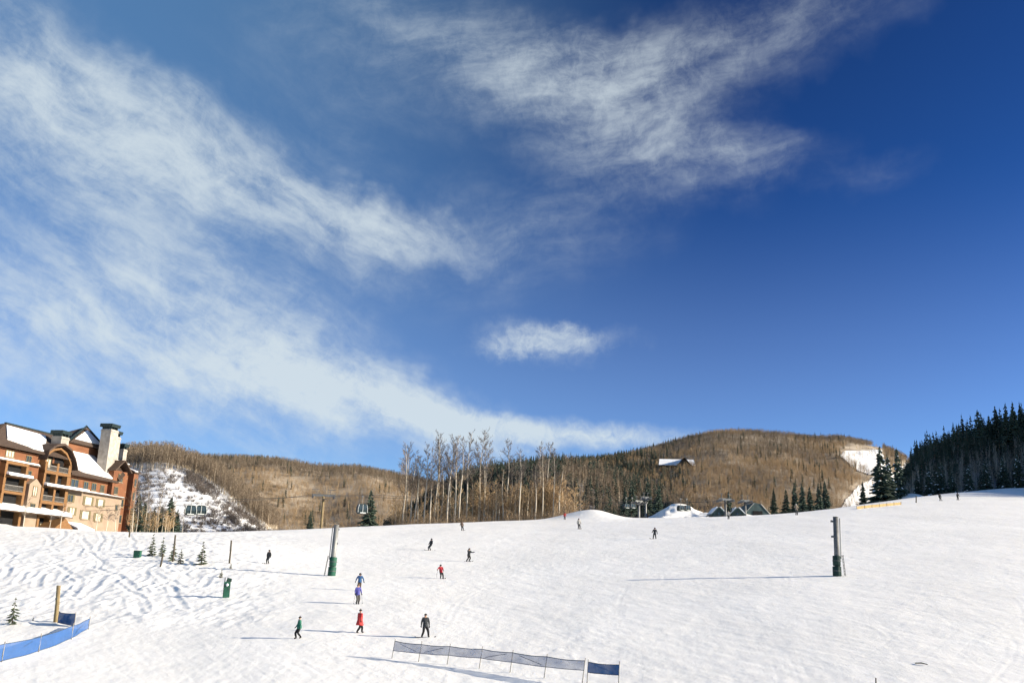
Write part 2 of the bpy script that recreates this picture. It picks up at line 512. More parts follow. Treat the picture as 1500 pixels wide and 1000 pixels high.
# ------------------------------------------------------------------ hills
M_HILL = mat('wooded_hill_floor', (.50, .42, .32), (.14, .10, .058), 0.05, 0.95, lo=.3, hi=.7, detail=8)
M_HILLSNOW = mat('patchy_snow_hill', (.84, .85, .87), (.62, .6, .57), 0.02, 0.7, lo=.2, hi=.5, detail=8)
M_DARKFLOOR = mat('forest_floor', (.30, .30, .31), (.10, .085, .06), 0.05, 0.95, lo=.35, hi=.65, detail=8)
class Hill:
    """a ridge surveyed along its skyline; front foot, ridge and back foot at real distances"""
    def __init__(self, name, sky_px, Yr, Yf, zf, material, prof=1.0, lump=6.0, drop=0.0, seed=0, back=350):
        sky_px = sorted(sky_px)
        P = [at(u, v + drop, (Yr[0] + (Yr[1] - Yr[0]) * (u - sky_px[0][0]) / (sky_px[-1][0] - sky_px[0][0]))) for u, v in sky_px]
        self.ka = np.array([p.x / p.y for p in P]); self.kz = np.array([p.z for p in P]); self.ky = np.array([p.y for p in P])
        self.Yf, self.zf, self.prof, self.lump, self.seed, self.back = Yf, zf, prof, lump, seed, back
        tt = np.linspace(.3, 1, 60)
        want = (self.kz - EYE.z) / self.ky
        z0 = self.kz.copy()
        lo_ = self.zf(self.ka, self.Yf(self.ka)) if callable(self.zf) else self.zf
        for _ in range(6):          # keep the surveyed skyline whatever the profile
            A, T = np.meshgrid(self.ka, tt)
            X, Y, Z = self.pos(A, T)
            got = ((Z - EYE.z) / Y).max(0)
            self.kz = self.kz + (want - got) * self.ky * .8
        aa = np.linspace(self.ka[0], self.ka[-1], 160)
        tt = np.concatenate([np.linspace(0, 1, 70), np.linspace(1, 2, 24)[1:]])
        A, T = np.meshgrid(aa, tt)
        X, Y, Z = self.pos(A, T)
        o = link(name, grid_mesh(name, X, Y, Z, material)); tag(o, kind='structure')
        self.obj = o
    def pos(self, A, T):
        yr = np.interp(A, self.ka, self.ky)
        k = np.arange(-3, 4) * .008
        zr = sum(np.interp(A + q, self.ka, self.kz) for q in k) / 7
        yf = self.Yf(A) if callable(self.Yf) else self.Yf
        zf = self.zf(A, yf) if callable(self.zf) else self.zf
        T1, T2 = np.clip(T, 0, 1), np.clip(T - 1, 0, 1)
        Y = yf + (yr - yf) * T1 + self.back * T2
        h = np.sin(T1 * PI / 2) ** self.prof * (1 - T2 ** 2 * .9)
        X = A * Y
        Z = zf + (zr - zf) * h + self.lump * fbm(X / 60, Y / 90, 3, self.seed) * np.sin(np.clip(T, 0, 1) * PI) 
        return X, Y, Z
    def scatter(self, n, rg, t0=0.02, t1=1.08):
        A = rg.uniform(self.ka[0], self.ka[-1], n); T = rg.uniform(t0, t1, n)
        X, Y, Z = self.pos(A, T)
        P = np.stack([X, Y, Z], -1)
        u, v = proj(P)
        return P, u, v, T
hill_near = Hill('hill', [(-260, 650), (-100, 660), (80, 672), (150, 678), (190, 678), (215, 675), (240, 677), (265, 683), (290, 693), (310, 703), (335, 720), (355, 736), (375, 754), (400, 774), (440, 800)], (420, 330), 235, 12, M_HILLSNOW, 1.0, 3.0, 0, 50, 140)
hill_mid = Hill('hill', [(-300, 640), (0, 655), (200, 668), (280, 675), (340, 676), (400, 680), (450, 687), (500, 691), (540, 694), (570, 700), (600, 706), (660, 720), (720, 735), (800, 755), (860, 790)], (1150, 1050), 680, 12, M_HILL, 1.15, 10.0, 0, 60)
hill_fir = Hill('hill', [(560, 790), (600, 765), (630, 742), (660, 722), (700, 707), (730, 702), (760, 697), (800, 693), (830, 690), (860, 694), (900, 706), (950, 726), (1000, 755), (1040, 790)], (620, 620), 330, 4, M_DARKFLOOR, 1.0, 6.0, 0, 70)
hill_main = Hill('hill', [(700, 760), (760, 715), (800, 694), (830, 684), (880, 677), (930, 668), (960, 659), (1000, 648), (1030, 640), (1060, 637), (1090, 636), (1130, 639), (1170, 643), (1220, 645), (1260, 649), (1290, 657), (1320, 668), (1360, 690), (1420, 720), (1500, 760)], (1250, 1350), 610, 14, M_HILL, 1.1, 10.0, 0, 80)
hill_shade = Hill('hill', [(1295, 770), (1312, 735), (1330, 702), (1348, 684), (1375, 670), (1410, 658), (1450, 646), (1500, 632), (1560, 606), (1660, 560), (1800, 500), (2000, 430), (2300, 380), (2800, 380)], (480, 400), lambda a: np.interp(a, [.3, .4, .45, .53, .62, .75, .95, 1.4], [300, 330, 356, 388, 350, 295, 250, 220]), lambda a, y: ground0(a * y, y) - 2, M_DARKFLOOR, 1.0, 3.0, 0, 90, 110)  # beyond the right edge: unseen skyline raised, foot drawn forward to block the sun

sxg, syg = np.meshgrid(np.linspace(205, 620, 90), np.linspace(170, 430, 60))
def blocker_hill(x, y): return ground0(x, np.minimum(y, 300)) - 4 + 78 * sstep(215, 375, x + 12 * fbm(x / 40, y / 40, 3, 95)) * sstep(188, 250, y) * sstep(470, 380, y)
tag(link('hill', grid_mesh('hill', sxg, syg, blocker_hill(sxg, syg), M_DARKFLOOR)), kind='structure')  # unseen hill added right of the frame to throw shade on the run
# ------------------------------------------------------------------ tree prototypes
M_ASPEN = mat('aspen_bark', (.50, .44, .35), (.26, .21, .16), 1.6, 0.85, stretch=(1, 1, .35), lo=.25, hi=.5, per_object=.12)
M_TWIG = mat('bare_twigs', (.235, .18, .125), (.14, .105, .072), 0.8, 0.9, per_object=.2)
M_TWIGDARK = mat('grey_bare_twigs', (.17, .14, .12), (.10, .085, .075), 0.8, 0.9, per_object=.15)
M_GOLD = mat('golden_brush_twigs', (.45, .315, .17), (.26, .175, .095), 0.4, 0.9, per_object=.25)
M_FARBARK = mat('far_aspen_bark', (.52, .44, .33), (.30, .24, .17), 1.2, .9, per_object=.35)
M_BRUSHTAN = mat('tan_brush', (.28, .205, .125), (.17, .12, .075), .4, .9, per_object=.25)
M_NEEDLE = mat('spruce_needles', (.055, .08, .056), (.028, .042, .032), 1.2, 0.85, per_object=.3)
M_NEEDLE2 = mat('young_spruce_needles', (.075, .095, .045), (.035, .05, .026), 2.0, 0.85, per_object=.2)
M_TRUNK = mat('conifer_bark', (.13, .095, .07), (.06, .045, .035), 2.0, 0.95)
M_POWDER = mat('snow_on_branches', (.86, .87, .89), (.75, .77, .8), 2.0, 0.7)

def aspen(seed, H, r0, lo_branch, nbr, twigs, spread=.26, ns=5, tw=.035, bend=.03):
    """bare aspen: returns (trunk, crown) mesh builders"""
    rd = random.Random(seed)
    tr, cr = MB(), MB()
    n = 9
    ph = rd.uniform(0, 6)
    path = [Vector((math.sin(ph + i * .7) * bend * H * (i / n) ** 1.3, math.cos(ph * 1.7 + i * .6) * bend * H * (i / n) ** 1.3, H * i / n)) for i in range(n + 1)]
    tr.tube(path, [max(r0 * (1 - i / n) ** .8, .02) * (1.25 if i == 0 else 1) for i in range(n + 1)], ns)
    def on(f):
        k = min(int(f * n), n - 1)
        return path[k].lerp(path[k + 1], f * n - k)
    def sliver(a, b, w):
        d = (b - a).normalized()
        s = d.cross(Vector((rd.uniform(-1, 1), rd.uniform(-1, 1), .2)))
        if s.length < 1e-3: return
        s = s.normalized() * w
        cr.add([a + s, a - s, b], [(0, 1, 2)])
    for i in range(nbr):
        f = lo_branch + (1 - lo_branch) * (i + rd.random()) / nbr * .97
        p = on(f)
        a = rd.uniform(0, 2 * PI)
        e = math.radians(rd.uniform(15, 60))
        L = H * spread * (1.12 - f) * rd.uniform(.55, 1.15) + H * .02
        d = Vector((math.cos(a) * math.cos(e), math.sin(a) * math.cos(e), math.sin(e)))
        m_ = p + d * L * .5 + Vector((0, 0, L * rd.uniform(-.02, .12)))
        q = p + d * L + Vector((0, 0, L * rd.uniform(.05, .3)))
        rb = max(r0 * .32 * (1 - f) + .02, .02)
        cr.tube([p, m_, q], [rb, rb * .65, .012], 3, cap=False)
        for k in range(twigs):
            t = rd.uniform(.2, 1)
            b = p.lerp(m_, t * 2) if t < .5 else m_.lerp(q, t * 2 - 1)
            v = Vector((rd.gauss(0, .6), rd.gauss(0, .6), rd.uniform(-.1, 1.1))) + d * .7
            e2 = b + v.normalized() * L * rd.uniform(.18, .5)
            sliver(b, e2, tw)
            for _ in range(2):
                b2 = b.lerp(e2, rd.uniform(.3, .95))
                v2 = v.normalized() + Vector((rd.gauss(0, .7), rd.gauss(0, .7), rd.gauss(.2, .5)))
                sliver(b2, b2 + v2.normalized() * L * rd.uniform(.1, .28), tw * .7)
    return tr, cr
def spruce(seed, H, R, layers=20, per=9, powder=0.0, skirt=.05, thin=1.0):
    """spruce: trunk, crown of drooping boughs (kites of needles), snow pads"""
    rd = random.Random(seed)
    tr, cr, pw = MB(), MB(), MB()
    tr.tube([(0, 0, -.3), (0, 0, H * .5), (0, 0, H * .98)], [.022 * H + .02, .012 * H, .01], 6)
    for i in range(layers):
        f = skirt + (1 - skirt) * (i / layers) ** .92
        z = H * f
        rr = R * (1 - f) ** .85 * rd.uniform(.78, 1.12) + .03 * R
        nb = max(4, int(per * (1 - f * .45)))
        off = rd.uniform(0, 6.28)
        for k in range(nb):
            if rd.random() > thin: continue
            a = off + 2 * PI * k / nb + rd.uniform(-.25, .25)
            z = H * f + rd.uniform(-.6, .6) * H / layers
            L = rr * rd.uniform(.6, 1.12)
            dr = -.28 * L * rd.uniform(.3, 1.3) + .12 * L * f
            ca, sa = math.cos(a), math.sin(a)
            def q(r, s, h): return (ca * r - sa * s, sa * r + ca * s, z + h)
            w = L * rd.uniform(.2, .32)
            th = H * .022
            cr.add([q(0, 0, th), q(L * .45, w, dr * .35), q(L, 0, dr), q(L * .45, -w, dr * .35), q(L * .55, 0, dr * .35 + th), q(L * .5, 0, dr * .5 - th * 1.6)],
                   [(0, 1, 4), (1, 2, 4), (2, 3, 4), (3, 0, 4), (0, 5, 1), (1, 5, 2), (2, 5, 3), (3, 5, 0)])
            for j in range(3):
                r1, s1 = L * rd.uniform(.35, .85), w * rd.uniform(-1.1, 1.1)
                ww = w * .45
                cr.add([q(r1, s1, dr * r1 / L + th * .4), q(r1 + ww * 1.5, s1 * 1.5 + ww * .4, dr * r1 / L - ww * .2), q(r1 + ww * .6, s1 * 1.3, dr * r1 / L - ww * 1.3)], [(0, 1, 2)])
            if rd.random() < powder:
                pw.add([q(L * .4, w * .5, dr * .3 + th), q(L * .8, w * .2, dr * .75 + th * .4), q(L * .8, -w * .4, dr * .75 + th * .4), q(L * .4, -w * .5, dr * .3 + th), q(L * .6, 0, dr * .5 + th * 1.7)],
                       [(0, 1, 4), (1, 2, 4), (2, 3, 4), (3, 0, 4)])
    cr.tube([(0, 0, H * .93), (0, 0, H * 1.02)], [.02 * R + .02, .005], 4)
    return tr, cr, pw
def shrub(seed, H, R, n, tw):
    rd = random.Random(seed)
    b = MB()
    for i in range(n):
        a, r = rd.uniform(0, 6.28), R * math.sqrt(rd.random()) * .4
        p = Vector((math.cos(a) * r, math.sin(a) * r, -.05 * H))
        lean = Vector((math.cos(a), math.sin(a), 0)) * R * rd.uniform(.2, .9)
        q = p + lean + Vector((0, 0, H * rd.uniform(.55, 1.05)))
        s = Vector((rd.uniform(-1, 1), rd.uniform(-1, 1), 0)).normalized() * tw
        b.add([p + s, p - s, q], [(0, 1, 2)])
        for k in range(4):
            c = p.lerp(q, rd.uniform(.3, .95))
            e = c + Vector((rd.gauss(0, .3) * R, rd.gauss(0, .3) * R, rd.uniform(.05, .35) * H))
            s2 = Vector((rd.uniform(-1, 1), rd.uniform(-1, 1), .3)).normalized() * tw * .7
            b.add([c + s2, c - s2, e], [(0, 1, 2)])
    return b

def stuff_of(name, label, cat, P, scale, protos):
    """one uncountable mass of vegetation: points carrying scale / turn / variant, planted by geometry nodes"""
    n = len(P)
    me = bpy.data.meshes.new(name)
    me.vertices.add(n)
    me.vertices.foreach_set('co', np.asarray(P, np.float32).ravel())
    for an, tp, arr in (('size', 'FLOAT', np.asarray(scale, np.float32)), ('turn', 'FLOAT', rng.uniform(0, 6.28, n).astype(np.float32)), ('variant', 'INT', rng.integers(0, len(protos), n).astype(np.int32))):
        at_ = me.attributes.new(an, tp, 'POINT')
        at_.data.foreach_set('value', arr)
    o = link(name, me)
    tag(o, label, cat, kind='stuff')
    ng = bpy.data.node_groups.new(name + '_planting', 'GeometryNodeTree')
    ng.interface.new_socket('Geometry', in_out='INPUT', socket_type='NodeSocketGeometry')
    ng.interface.new_socket('Geometry', in_out='OUTPUT', socket_type='NodeSocketGeometry')
    N_ = ng.nodes.new
    gi, go = N_('NodeGroupInput'), N_('NodeGroupOutput')
    iop = N_('GeometryNodeInstanceOnPoints')
    ge = N_('GeometryNodeGeometryToInstance')
    for m_ in protos:
        po = bpy.data.objects.new(name + '_kind', m_)
        inf = N_('GeometryNodeObjectInfo'); inf.inputs['Object'].default_value = po
        ng.links.new(inf.outputs['Geometry'], ge.inputs[0])
    def attr(nm_, tp):
        q = N_('GeometryNodeInputNamedAttribute'); q.data_type = tp; q.inputs[0].default_value = nm_
        return next(s_ for s_ in q.outputs if s_.enabled and s_.name == 'Attribute')
    cx = N_('ShaderNodeCombineXYZ')
    ng.links.new(attr('turn', 'FLOAT'), cx.inputs[2])
    ng.links.new(gi.outputs[0], iop.inputs['Points'])
    ng.links.new(ge.outputs[0], iop.inputs['Instance'])
    iop.inputs['Pick Instance'].default_value = True
    ng.links.new(attr('variant', 'INT'), iop.inputs['Instance Index'])
    ng.links.new(cx.outputs[0], iop.inputs['Rotation'])
    ng.links.new(attr('size', 'FLOAT'), iop.inputs['Scale'])
    ng.links.new(iop.outputs[0], go.inputs[0])
    o.modifiers.new('planting', 'NODES').node_group = ng
    return o
def joined(name, parts):
    """several (builder, material) pairs in one mesh datablock"""
    b = MB()
    for i, (p, _) in enumerate(parts): b.add(p.v, p.f, i)
    return b.mesh(name, [m_ for _, m_ in parts])

far_aspens, gold_aspens, far_firs, brush, goldbrush = [], [], [], [], []
for k in range(5):
    t_, c_ = aspen(100 + k, 10, .10, .25, 17, 5, .34, 3, .06)
    far_aspens.append(joined('far_aspen', [(t_, M_FARBARK), (c_, M_TWIG)]))
    gold_aspens.append(joined('far_aspen', [(t_, M_FARBARK), (c_, M_GOLD)]))
    t_, c_, _ = spruce(200 + k, 13, 2.6, 11, 7)
    far_firs.append(joined('far_spruce', [(t_, M_TRUNK), (c_, M_NEEDLE)]))
    brush.append(joined('brush', [(shrub(300 + k, 1.6, 1.3, 26, .05), M_TWIGDARK)]))
    goldbrush.append(joined('brush', [(shrub(320 + k, 3.2, 1.8, 22, .04), M_BRUSHTAN)]))

def poly_in(u, v, poly):
    inside = np.zeros(len(u), bool)
    for (x0, y0), (x1, y1) in zip(poly, poly[1:] + poly[:1]):
        c = ((y0 > v) != (y1 > v)) & (u < (x1 - x0) * (v - y0) / (y1 - y0 + 1e-9) + x0)
        inside ^= c
    return inside
def vis(u, m=60): return (u > -m) & (u < 1500 + m)

def snow_patch(hill, poly, name='ski_run', na=240, nt=260, lift=.6):
    us = [p[0] for p in poly]
    a0, a1 = (min(us) - 780) / FOC, (max(us) - 720) / FOC
    A, T = np.meshgrid(np.linspace(a0, a1, na), np.linspace(.01, .995, nt))
    X, Y, Z = hill.pos(A, T)
    Pn = np.stack([X, Y, Z], -1).reshape(-1, 3)
    u, v = proj(Pn)
    u = u + 5 * fbm(Pn[:, 0] / 14, Pn[:, 1] / 20, 3, 3); v = v + 4 * fbm(Pn[:, 0] / 14, Pn[:, 1] / 20, 3, 6)
    ins = poly_in(u, v, poly).reshape(A.shape)
    b = MB()
    idx = -np.ones(A.shape, int)
    vs_, fs = [], []
    for i in range(nt - 1):
        for j in range(na - 1):
            if ins[i, j] and ins[i + 1, j] and ins[i, j + 1] and ins[i + 1, j + 1]:
                q = []
                for (ii, jj) in ((i, j), (i, j + 1), (i + 1, j + 1), (i + 1, j)):
                    if idx[ii, jj] < 0: idx[ii, jj] = len(vs_); vs_.append((X[ii, jj], Y[ii, jj], Z[ii, jj] + lift))
                    q.append(int(idx[ii, jj]))
                fs.append(tuple(q))
    b.add(vs_, fs)
    return tag(b.build(name, M_SNOW, None, True), kind='structure')
RUN_A = [(1228, 668), (1240, 660), (1292, 658), (1300, 700), (1272, 696), (1248, 684)]
RUN_B = [(1240, 728), (1258, 712), (1278, 698), (1300, 700), (1345, 664), (1352, 700), (1330, 752), (1226, 752)]
RUN_C = [(385, 701), (440, 699), (480, 711), (472, 719), (400, 715)]
snow_patch(hill_main, RUN_A); snow_patch(hill_main, RUN_B)
# woods on the far hills: what grows where
P, u, v, T = hill_main.scatter(60000, rng, .02, 1.06)
bare = rng.random(len(u))
clearing = (poly_in(u, v + 5, RUN_A) & (bare < .975)) | (poly_in(u, v + 4, RUN_B) & (bare < .80))
clump = fbm(P[:, 0] / 45, P[:, 1] / 60, 3, 33)
fir_p = .32 * sstep(880, 835, u) + .10 * sstep(1020, 930, u) * sstep(.35, .6, T + .2) + .45 * sstep(.93, .98, T) * sstep(960, 1000, u) * sstep(1110, 1060, u) + .15 * sstep(.86, .95, T) + clump * .8 * sstep(1030, 920, u) + .25 * ((u > 890) & (u < 965) & (T < .3)) + .02
fir = rng.random(len(u)) < fir_p
keep = vis(u) & ~clearing
stuff_of('spruce_wood', 'dark spruces scattered over the far brown hill', 'wood', P[keep & fir], rng.uniform(.45, .9, (keep & fir).sum()), far_firs)
asp = keep & ~fir
hi_ = rng.random(len(u)) < sstep(.45, .8, T + .5 * fbm(P[:, 0] / 80, P[:, 1] / 80, 3, 44))
stuff_of('aspen_wood', 'bare tan aspen wood covering the broad far hill', 'wood', P[asp & ~hi_], rng.uniform(.45, .85, (asp & ~hi_).sum()), gold_aspens)
stuff_of('aspen_wood', 'darker bare aspens under the skyline of the broad far hill', 'wood', P[asp & hi_], rng.uniform(.45, .85, (asp & hi_).sum()), far_aspens)
P, u, v, T = hill_mid.scatter(42000, rng, .02, 1.05)
open_ = poly_in(u, v + 4, RUN_C) & (rng.random(len(u)) < .45)
keep = vis(u) & ~open_
fir = (rng.random(len(u)) < np.where(T > .8, .28, .02)) & keep
stuff_of('spruce_wood', 'dark spruces along the crest of the hill left of the grove', 'wood', P[fir], rng.uniform(.45, .8, fir.sum()), far_firs)
asp = keep & ~fir
up = asp & (T > .62); dn = asp & (T <= .62)
stuff_of('aspen_wood', 'grey brown bare aspens on the upper hill left of the grove', 'wood', P[up], rng.uniform(.55, 1.0, up.sum()), far_aspens)
stuff_of('aspen_wood', 'golden bare brushwood on the lower hill left of the grove', 'wood', P[dn], rng.uniform(.4, .75, dn.sum()), gold_aspens)
P, u, v, T = hill_fir.scatter(7000, rng, .02, 1.1)
fir = rng.random(len(u)) < np.where(u < 825, .85, .2) + .3 * fbm(P[:, 0] / 30, P[:, 1] / 30, 2, 12)
stuff_of('spruce_wood', 'dense dark spruce wood on the low hill behind the grove', 'wood', P[fir], rng.uniform(.55, 1.0, fir.sum()), far_firs)
stuff_of('aspen_wood', 'grey bare trees among the spruces behind the grove', 'wood', P[~fir], rng.uniform(.6, 1.1, (~fir).sum()), far_aspens)
P, u, v, T = hill_near.scatter(14000, rng, .02, 1.1)
line = np.interp(u, [120, 190, 240, 275, 300, 380], [690, 690, 688, 692, 704, 780])
wood = (v < line) & (T > .55)
stuff_of('aspen_wood', 'strip of bare aspens along the top of the snowy hill', 'wood', P[wood & vis(u)], rng.uniform(.45, .78, (wood & vis(u)).sum()), far_aspens)
br = ~wood & (rng.random(len(u)) < .46 + .8 * fbm(P[:, 0] / 7, P[:, 1] / 11, 3, 8)) & vis(u)
edge = br & (u > 270) & (v < line + 22)
stuff_of('brush', 'dark low brush dotting the open snowy hillside beside the lodge', 'brush', P[br], rng.uniform(.35, .9, br.sum()) * np.where(edge, 1.6, 1)[br], brush)
hx, hy = rng.uniform(240, 560, 1600), rng.uniform(200, 420, 1600)
stuff_of('spruce_wood', 'dark spruce wood on the unseen added hill beyond the right edge', 'wood', np.stack([hx, hy, blocker_hill(hx, hy)], 1), rng.uniform(.4, .8, 1600), far_firs)
P, u, v, T = hill_shade.scatter(12500, rng, .03, 1.15)
keep = (u > 1270) & (u < 2600) & ((u < 1640) | (rng.random(len(u)) < .5))
fir = keep & (rng.random(len(u)) < .22 + .65 * (T > .38))
stuff_of('spruce_wood', 'shaded dark spruce wood climbing the right hand hill', 'wood', P[fir], rng.uniform(.4, .9, fir.sum()) * np.where(rng.random(fir.sum()) < .12, 1.5, 1), far_firs)
asp = keep & ~fir
M_TWIGPALE = mat('pale_grey_twigs', (.30, .28, .25), (.2, .185, .165), .8, .9, per_object=.2)
pale_aspens = []
for k in range(3):
    t_, c_ = aspen(150 + k, 10, .13, .25, 14, 4, .26, 3, .06)
    pale_aspens.append(joined('pale_aspen', [(t_, M_ASPEN), (c_, M_TWIGPALE)]))
stuff_of('aspen_wood', 'shaded grey bare trees at the foot of the right hand hill', 'wood', P[asp], rng.uniform(.5, .95, asp.sum()), pale_aspens)

# ------------------------------------------------------------------ materials for built things
M_STUCCO = mat('terracotta_stucco', (.185, .078, .038), (.145, .06, .03), 0.6, 0.9, bump=.1)
M_CREAM = mat('cream_stucco', (.29, .22, .16), (.24, .18, .13), 0.5, 0.9, bump=.1)
M_STONE = mat('stone_chimney', (.40, .36, .31), (.28, .25, .215), 1.2, 0.9, bump=.3)
M_BEAM = mat('golden_timber', (.21, .11, .045), (.155, .08, .033), 1.5, 0.8, stretch=(1, 1, 4))
M_TRIM = mat('dark_timber', (.085, .058, .04), (.05, .035, .026), 2.0, 0.8)
M_SHINGLE = mat('brown_shingle', (.085, .058, .043), (.05, .035, .028), 3.0, 0.9, bump=.4)
M_COPPER = mat('dark_patina_metal', (.03, .05, .052), (.018, .028, .03), 3.0, 0.5, metal=.3)
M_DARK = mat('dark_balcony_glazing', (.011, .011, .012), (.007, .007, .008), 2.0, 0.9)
M_FRAME = mat('olive_window_frame', (.17, .14, .075), (.12, .1, .055), 2.0, 0.7)
M_BLIND = mat('pale_blind', (.50, .45, .36), (.42, .37, .29), 1.0, 0.6)
M_RAIL = mat('grey_railing', (.24, .22, .20), (.17, .16, .145), 2.0, 0.7)
M_ROOFSNOW = mat('roof_snow', (.88, .88, .87), (.80, .81, .82), 0.4, 0.6, bump=.3)
m_, t_, b_ = new_mat('window_glass', .12, .6); b_.inputs['Base Color'].default_value = (.035, .045, .05, 1); M_GLASS = m_
M_STEEL = mat('galvanised_steel', (.27, .27, .26), (.18, .18, .175), 2.5, 0.55, metal=.25, stretch=(1, 1, .3))
M_STEELDK = mat('dark_and_shaded_steel', (.16, .165, .165), (.10, .10, .10), 3.0, 0.6, metal=.3)  # dark fittings; on the right pole's shaft the tone stands for shade
M_PAD = mat('green_padding', (.02, .095, .062), (.014, .065, .042), 1.5, 0.7)
M_PADDK = mat('dark_green_padding', (.016, .042, .034), (.01, .028, .023), 1.5, 0.7)
M_POST = mat('weathered_wood', (.26, .20, .10), (.16, .12, .07), 3.0, 0.9, stretch=(3, 3, .4))
M_POSTDK = mat('dark_wood', (.10, .085, .06), (.06, .05, .038), 3.0, 0.9, stretch=(3, 3, .4))
M_YELLOW = mat('yellow_barrier', (.33, .235, .09), (.25, .175, .07), 1.0, 0.7)
M_ROPE = mat('steel_rope', (.06, .06, .06), (.04, .04, .04), 3.0, 0.5)
M_TEAL = mat('teal_metal_roof', (.05, .085, .085), (.03, .05, .052), 1.0, 0.6)
M_HOUSE = mat('weathered_brown_timber', (.16, .11, .065), (.11, .075, .045), 1.0, .9)
M_RED = mat('red_coat_cloth', (.62, .07, .06), (.50, .05, .045), 6.0, 0.9)

# ------------------------------------------------------------------ the lodge (local x along the facade, local -y out towards the run)
LA = at(-20, 700, 188)
LODGE_ANG = math.radians(10)
def build_lodge():
    root = empty('lodge', (LA.x, LA.y, 0), PI / 2 - LODGE_ANG)
    tag(root, 'large terracotta and cream lodge with snowy roofs and stone chimneys at the left edge', 'lodge')
    # local frame: x = s along facade, y = depth inward (+) / outward (-), z absolute
    zb = 15.0
    W = MB()
    W.box((-9, 0, zb), (24, 15, 34.6)); W.box((24, .4, 28.4), (41.5, 15, 32)); W.box((32, 5.6, 31), (45, 13, 39.7))
    W.box((41.5, -.8, 28.4), (47.2, 12, 34.6)); W.box((47.2, .6, zb), (50, 12, 36.4)); W.box((50, -.9, zb), (52, 10, 34.8))
    wall = W.build('wall', M_STUCCO, root); wall['label'] = 'terracotta upper wall of the lodge'
    W = MB(); W.box((24, -.35, zb), (47, 12, 28.3)); W.box((11.4, -1.2, zb), (15.2, 1, 28.2))
    W.prism([(11.4, -1.2, 28.2), (15.2, -1.2, 28.2), (13.3, -1.2, 29.5)], (0, 2, 0))
    c = W.build('cream_wall', M_CREAM, root); c['label'] = 'cream lower wall of the lodge'
    # balcony bay projecting from the left half
    W = MB()
    for a, b in ((15.2, 15.9), (19.2, 19.9), (23.2, 24.2)): W.box((a, -1.4, zb), (b, .2, 33.4))
    for z in (22.1, 25.0, 28.4, 31.3): W.box((15.2, -1.5, z - .35), (24.2, .2, z + .25))
    arch = [(14.9, -1.4, 33.2), (15.2, -1.4, 34.9), (17, -1.4, 36.2), (19.6, -1.4, 36.8), (22, -1.4, 36.0), (23.8, -1.4, 34.2), (24.3, -1.4, 33.0)]
    inner = [(23.9, -1.4, 33.1), (23.3, -1.4, 34.2), (21.7, -1.4, 35.6), (19.6, -1.4, 36.4), (17.3, -1.4, 35.8), (15.6, -1.4, 34.7), (15.3, -1.4, 33.2)]
    W.prism(arch + inner, (0, 1.5, 0))
    for a, b in ((3.2, 3.9), (9.5, 10.2)): W.box((a, -1.3, zb), (b, .2, 31.9))
    for z in (22.9, 26.0, 29.2, 31.8): W.box((3.2, -1.35, z - .3), (10.2, .2, z + .2))
    b = W.build('balcony_frame', M_BEAM, root); b['label'] = 'golden timber frames of the balconies'
    # dark recesses behind the balconies
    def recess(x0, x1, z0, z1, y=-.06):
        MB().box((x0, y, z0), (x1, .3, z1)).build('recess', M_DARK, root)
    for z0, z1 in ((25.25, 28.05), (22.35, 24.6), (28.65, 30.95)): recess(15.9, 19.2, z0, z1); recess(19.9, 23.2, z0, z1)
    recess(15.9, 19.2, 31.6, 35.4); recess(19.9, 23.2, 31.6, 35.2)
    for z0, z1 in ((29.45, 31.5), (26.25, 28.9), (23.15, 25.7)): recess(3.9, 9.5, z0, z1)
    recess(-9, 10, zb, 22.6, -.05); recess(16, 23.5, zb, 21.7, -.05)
    def railing(x0, x1, z, y):
        r = MB(); n = int((x1 - x0) / .32)
        for k in range(n + 1): xx = x0 + (x1 - x0) * k / n; r.box((xx - .035, y - .03, z), (xx + .035, y + .03, z + 1))
        r.box((x0, y - .06, z + 1), (x1, y + .06, z + 1.12)); r.box((x0, y - .05, z + .05), (x1, y + .05, z + .14))
        r.build('railing', M_RAIL, root)
    for x0, x1 in ((15.9, 19.2), (19.9, 23.2)): railing(x0, x1, 25.3, -1.3); railing(x0, x1, 31.6, -1.3)
    railing(3.9, 9.5, 26.3, -1.2)
    # windows: frame, panes, sill
    def window(x0, x1, z0, z1, y, blind=True, n=2, shutters=False):
        f = MB(); fw = .13
        f.box((x0, y - .12, z0), (x1, y + .1, z0 + fw)); f.box((x0, y - .12, z1 - fw), (x1, y + .1, z1))
        xs = [x0 + (x1 - x0) * k / n for k in range(n + 1)]
        for k, xx in enumerate(xs):
            xx = min(max(xx, x0 + fw / 2), x1 - fw / 2)
            f.box((xx - fw / 2, y - .115, z0 + fw), (xx + fw / 2, y + .1, z1 - fw))
        w = f.build('window', M_FRAME, root)
        for k in range(n):
            MB().box((xs[k] + .06, y - .04, z0 + .08), (xs[k + 1] - .06, y + .06, z1 - .08)).build('pane', M_BLIND if blind else M_GLASS, w)
        MB().box((x0 - .1, y - .2, z0 - .14), (x1 + .1, y + .08, z0 - .005)).build('sill', M_CREAM, w)
        if shutters:
            for a in (x0 - .62, x1 + .08): MB().box((a, y - .09, z0), (a + .54, y + .06, z1)).build('shutter', M_FRAME, w)
    for s, z in ((26.7, 26.6), (28.0, 23.9)): window(s - 1.0, s + 1.0, z - .85, z + .85, -.36, z < 25, 2, True)
    for s, z in ((33.6, 26.6), (33.2, 23.4)): window(s - 1.5, s + 1.3, z - 1.0, z + 1.0, -.36, True, 1, True)
    for s, z in ((38.4, 26.5), (38.2, 23.2)): window(s - 1.2, s + 1.1, z - .95, z + .95, -.36, True, 1, True)
    window(44.6, 45.5, 25.3, 26.7, -.36, False, 1)
    window(27.2, 30.0, 29.1, 31.0, .39, False, 2)
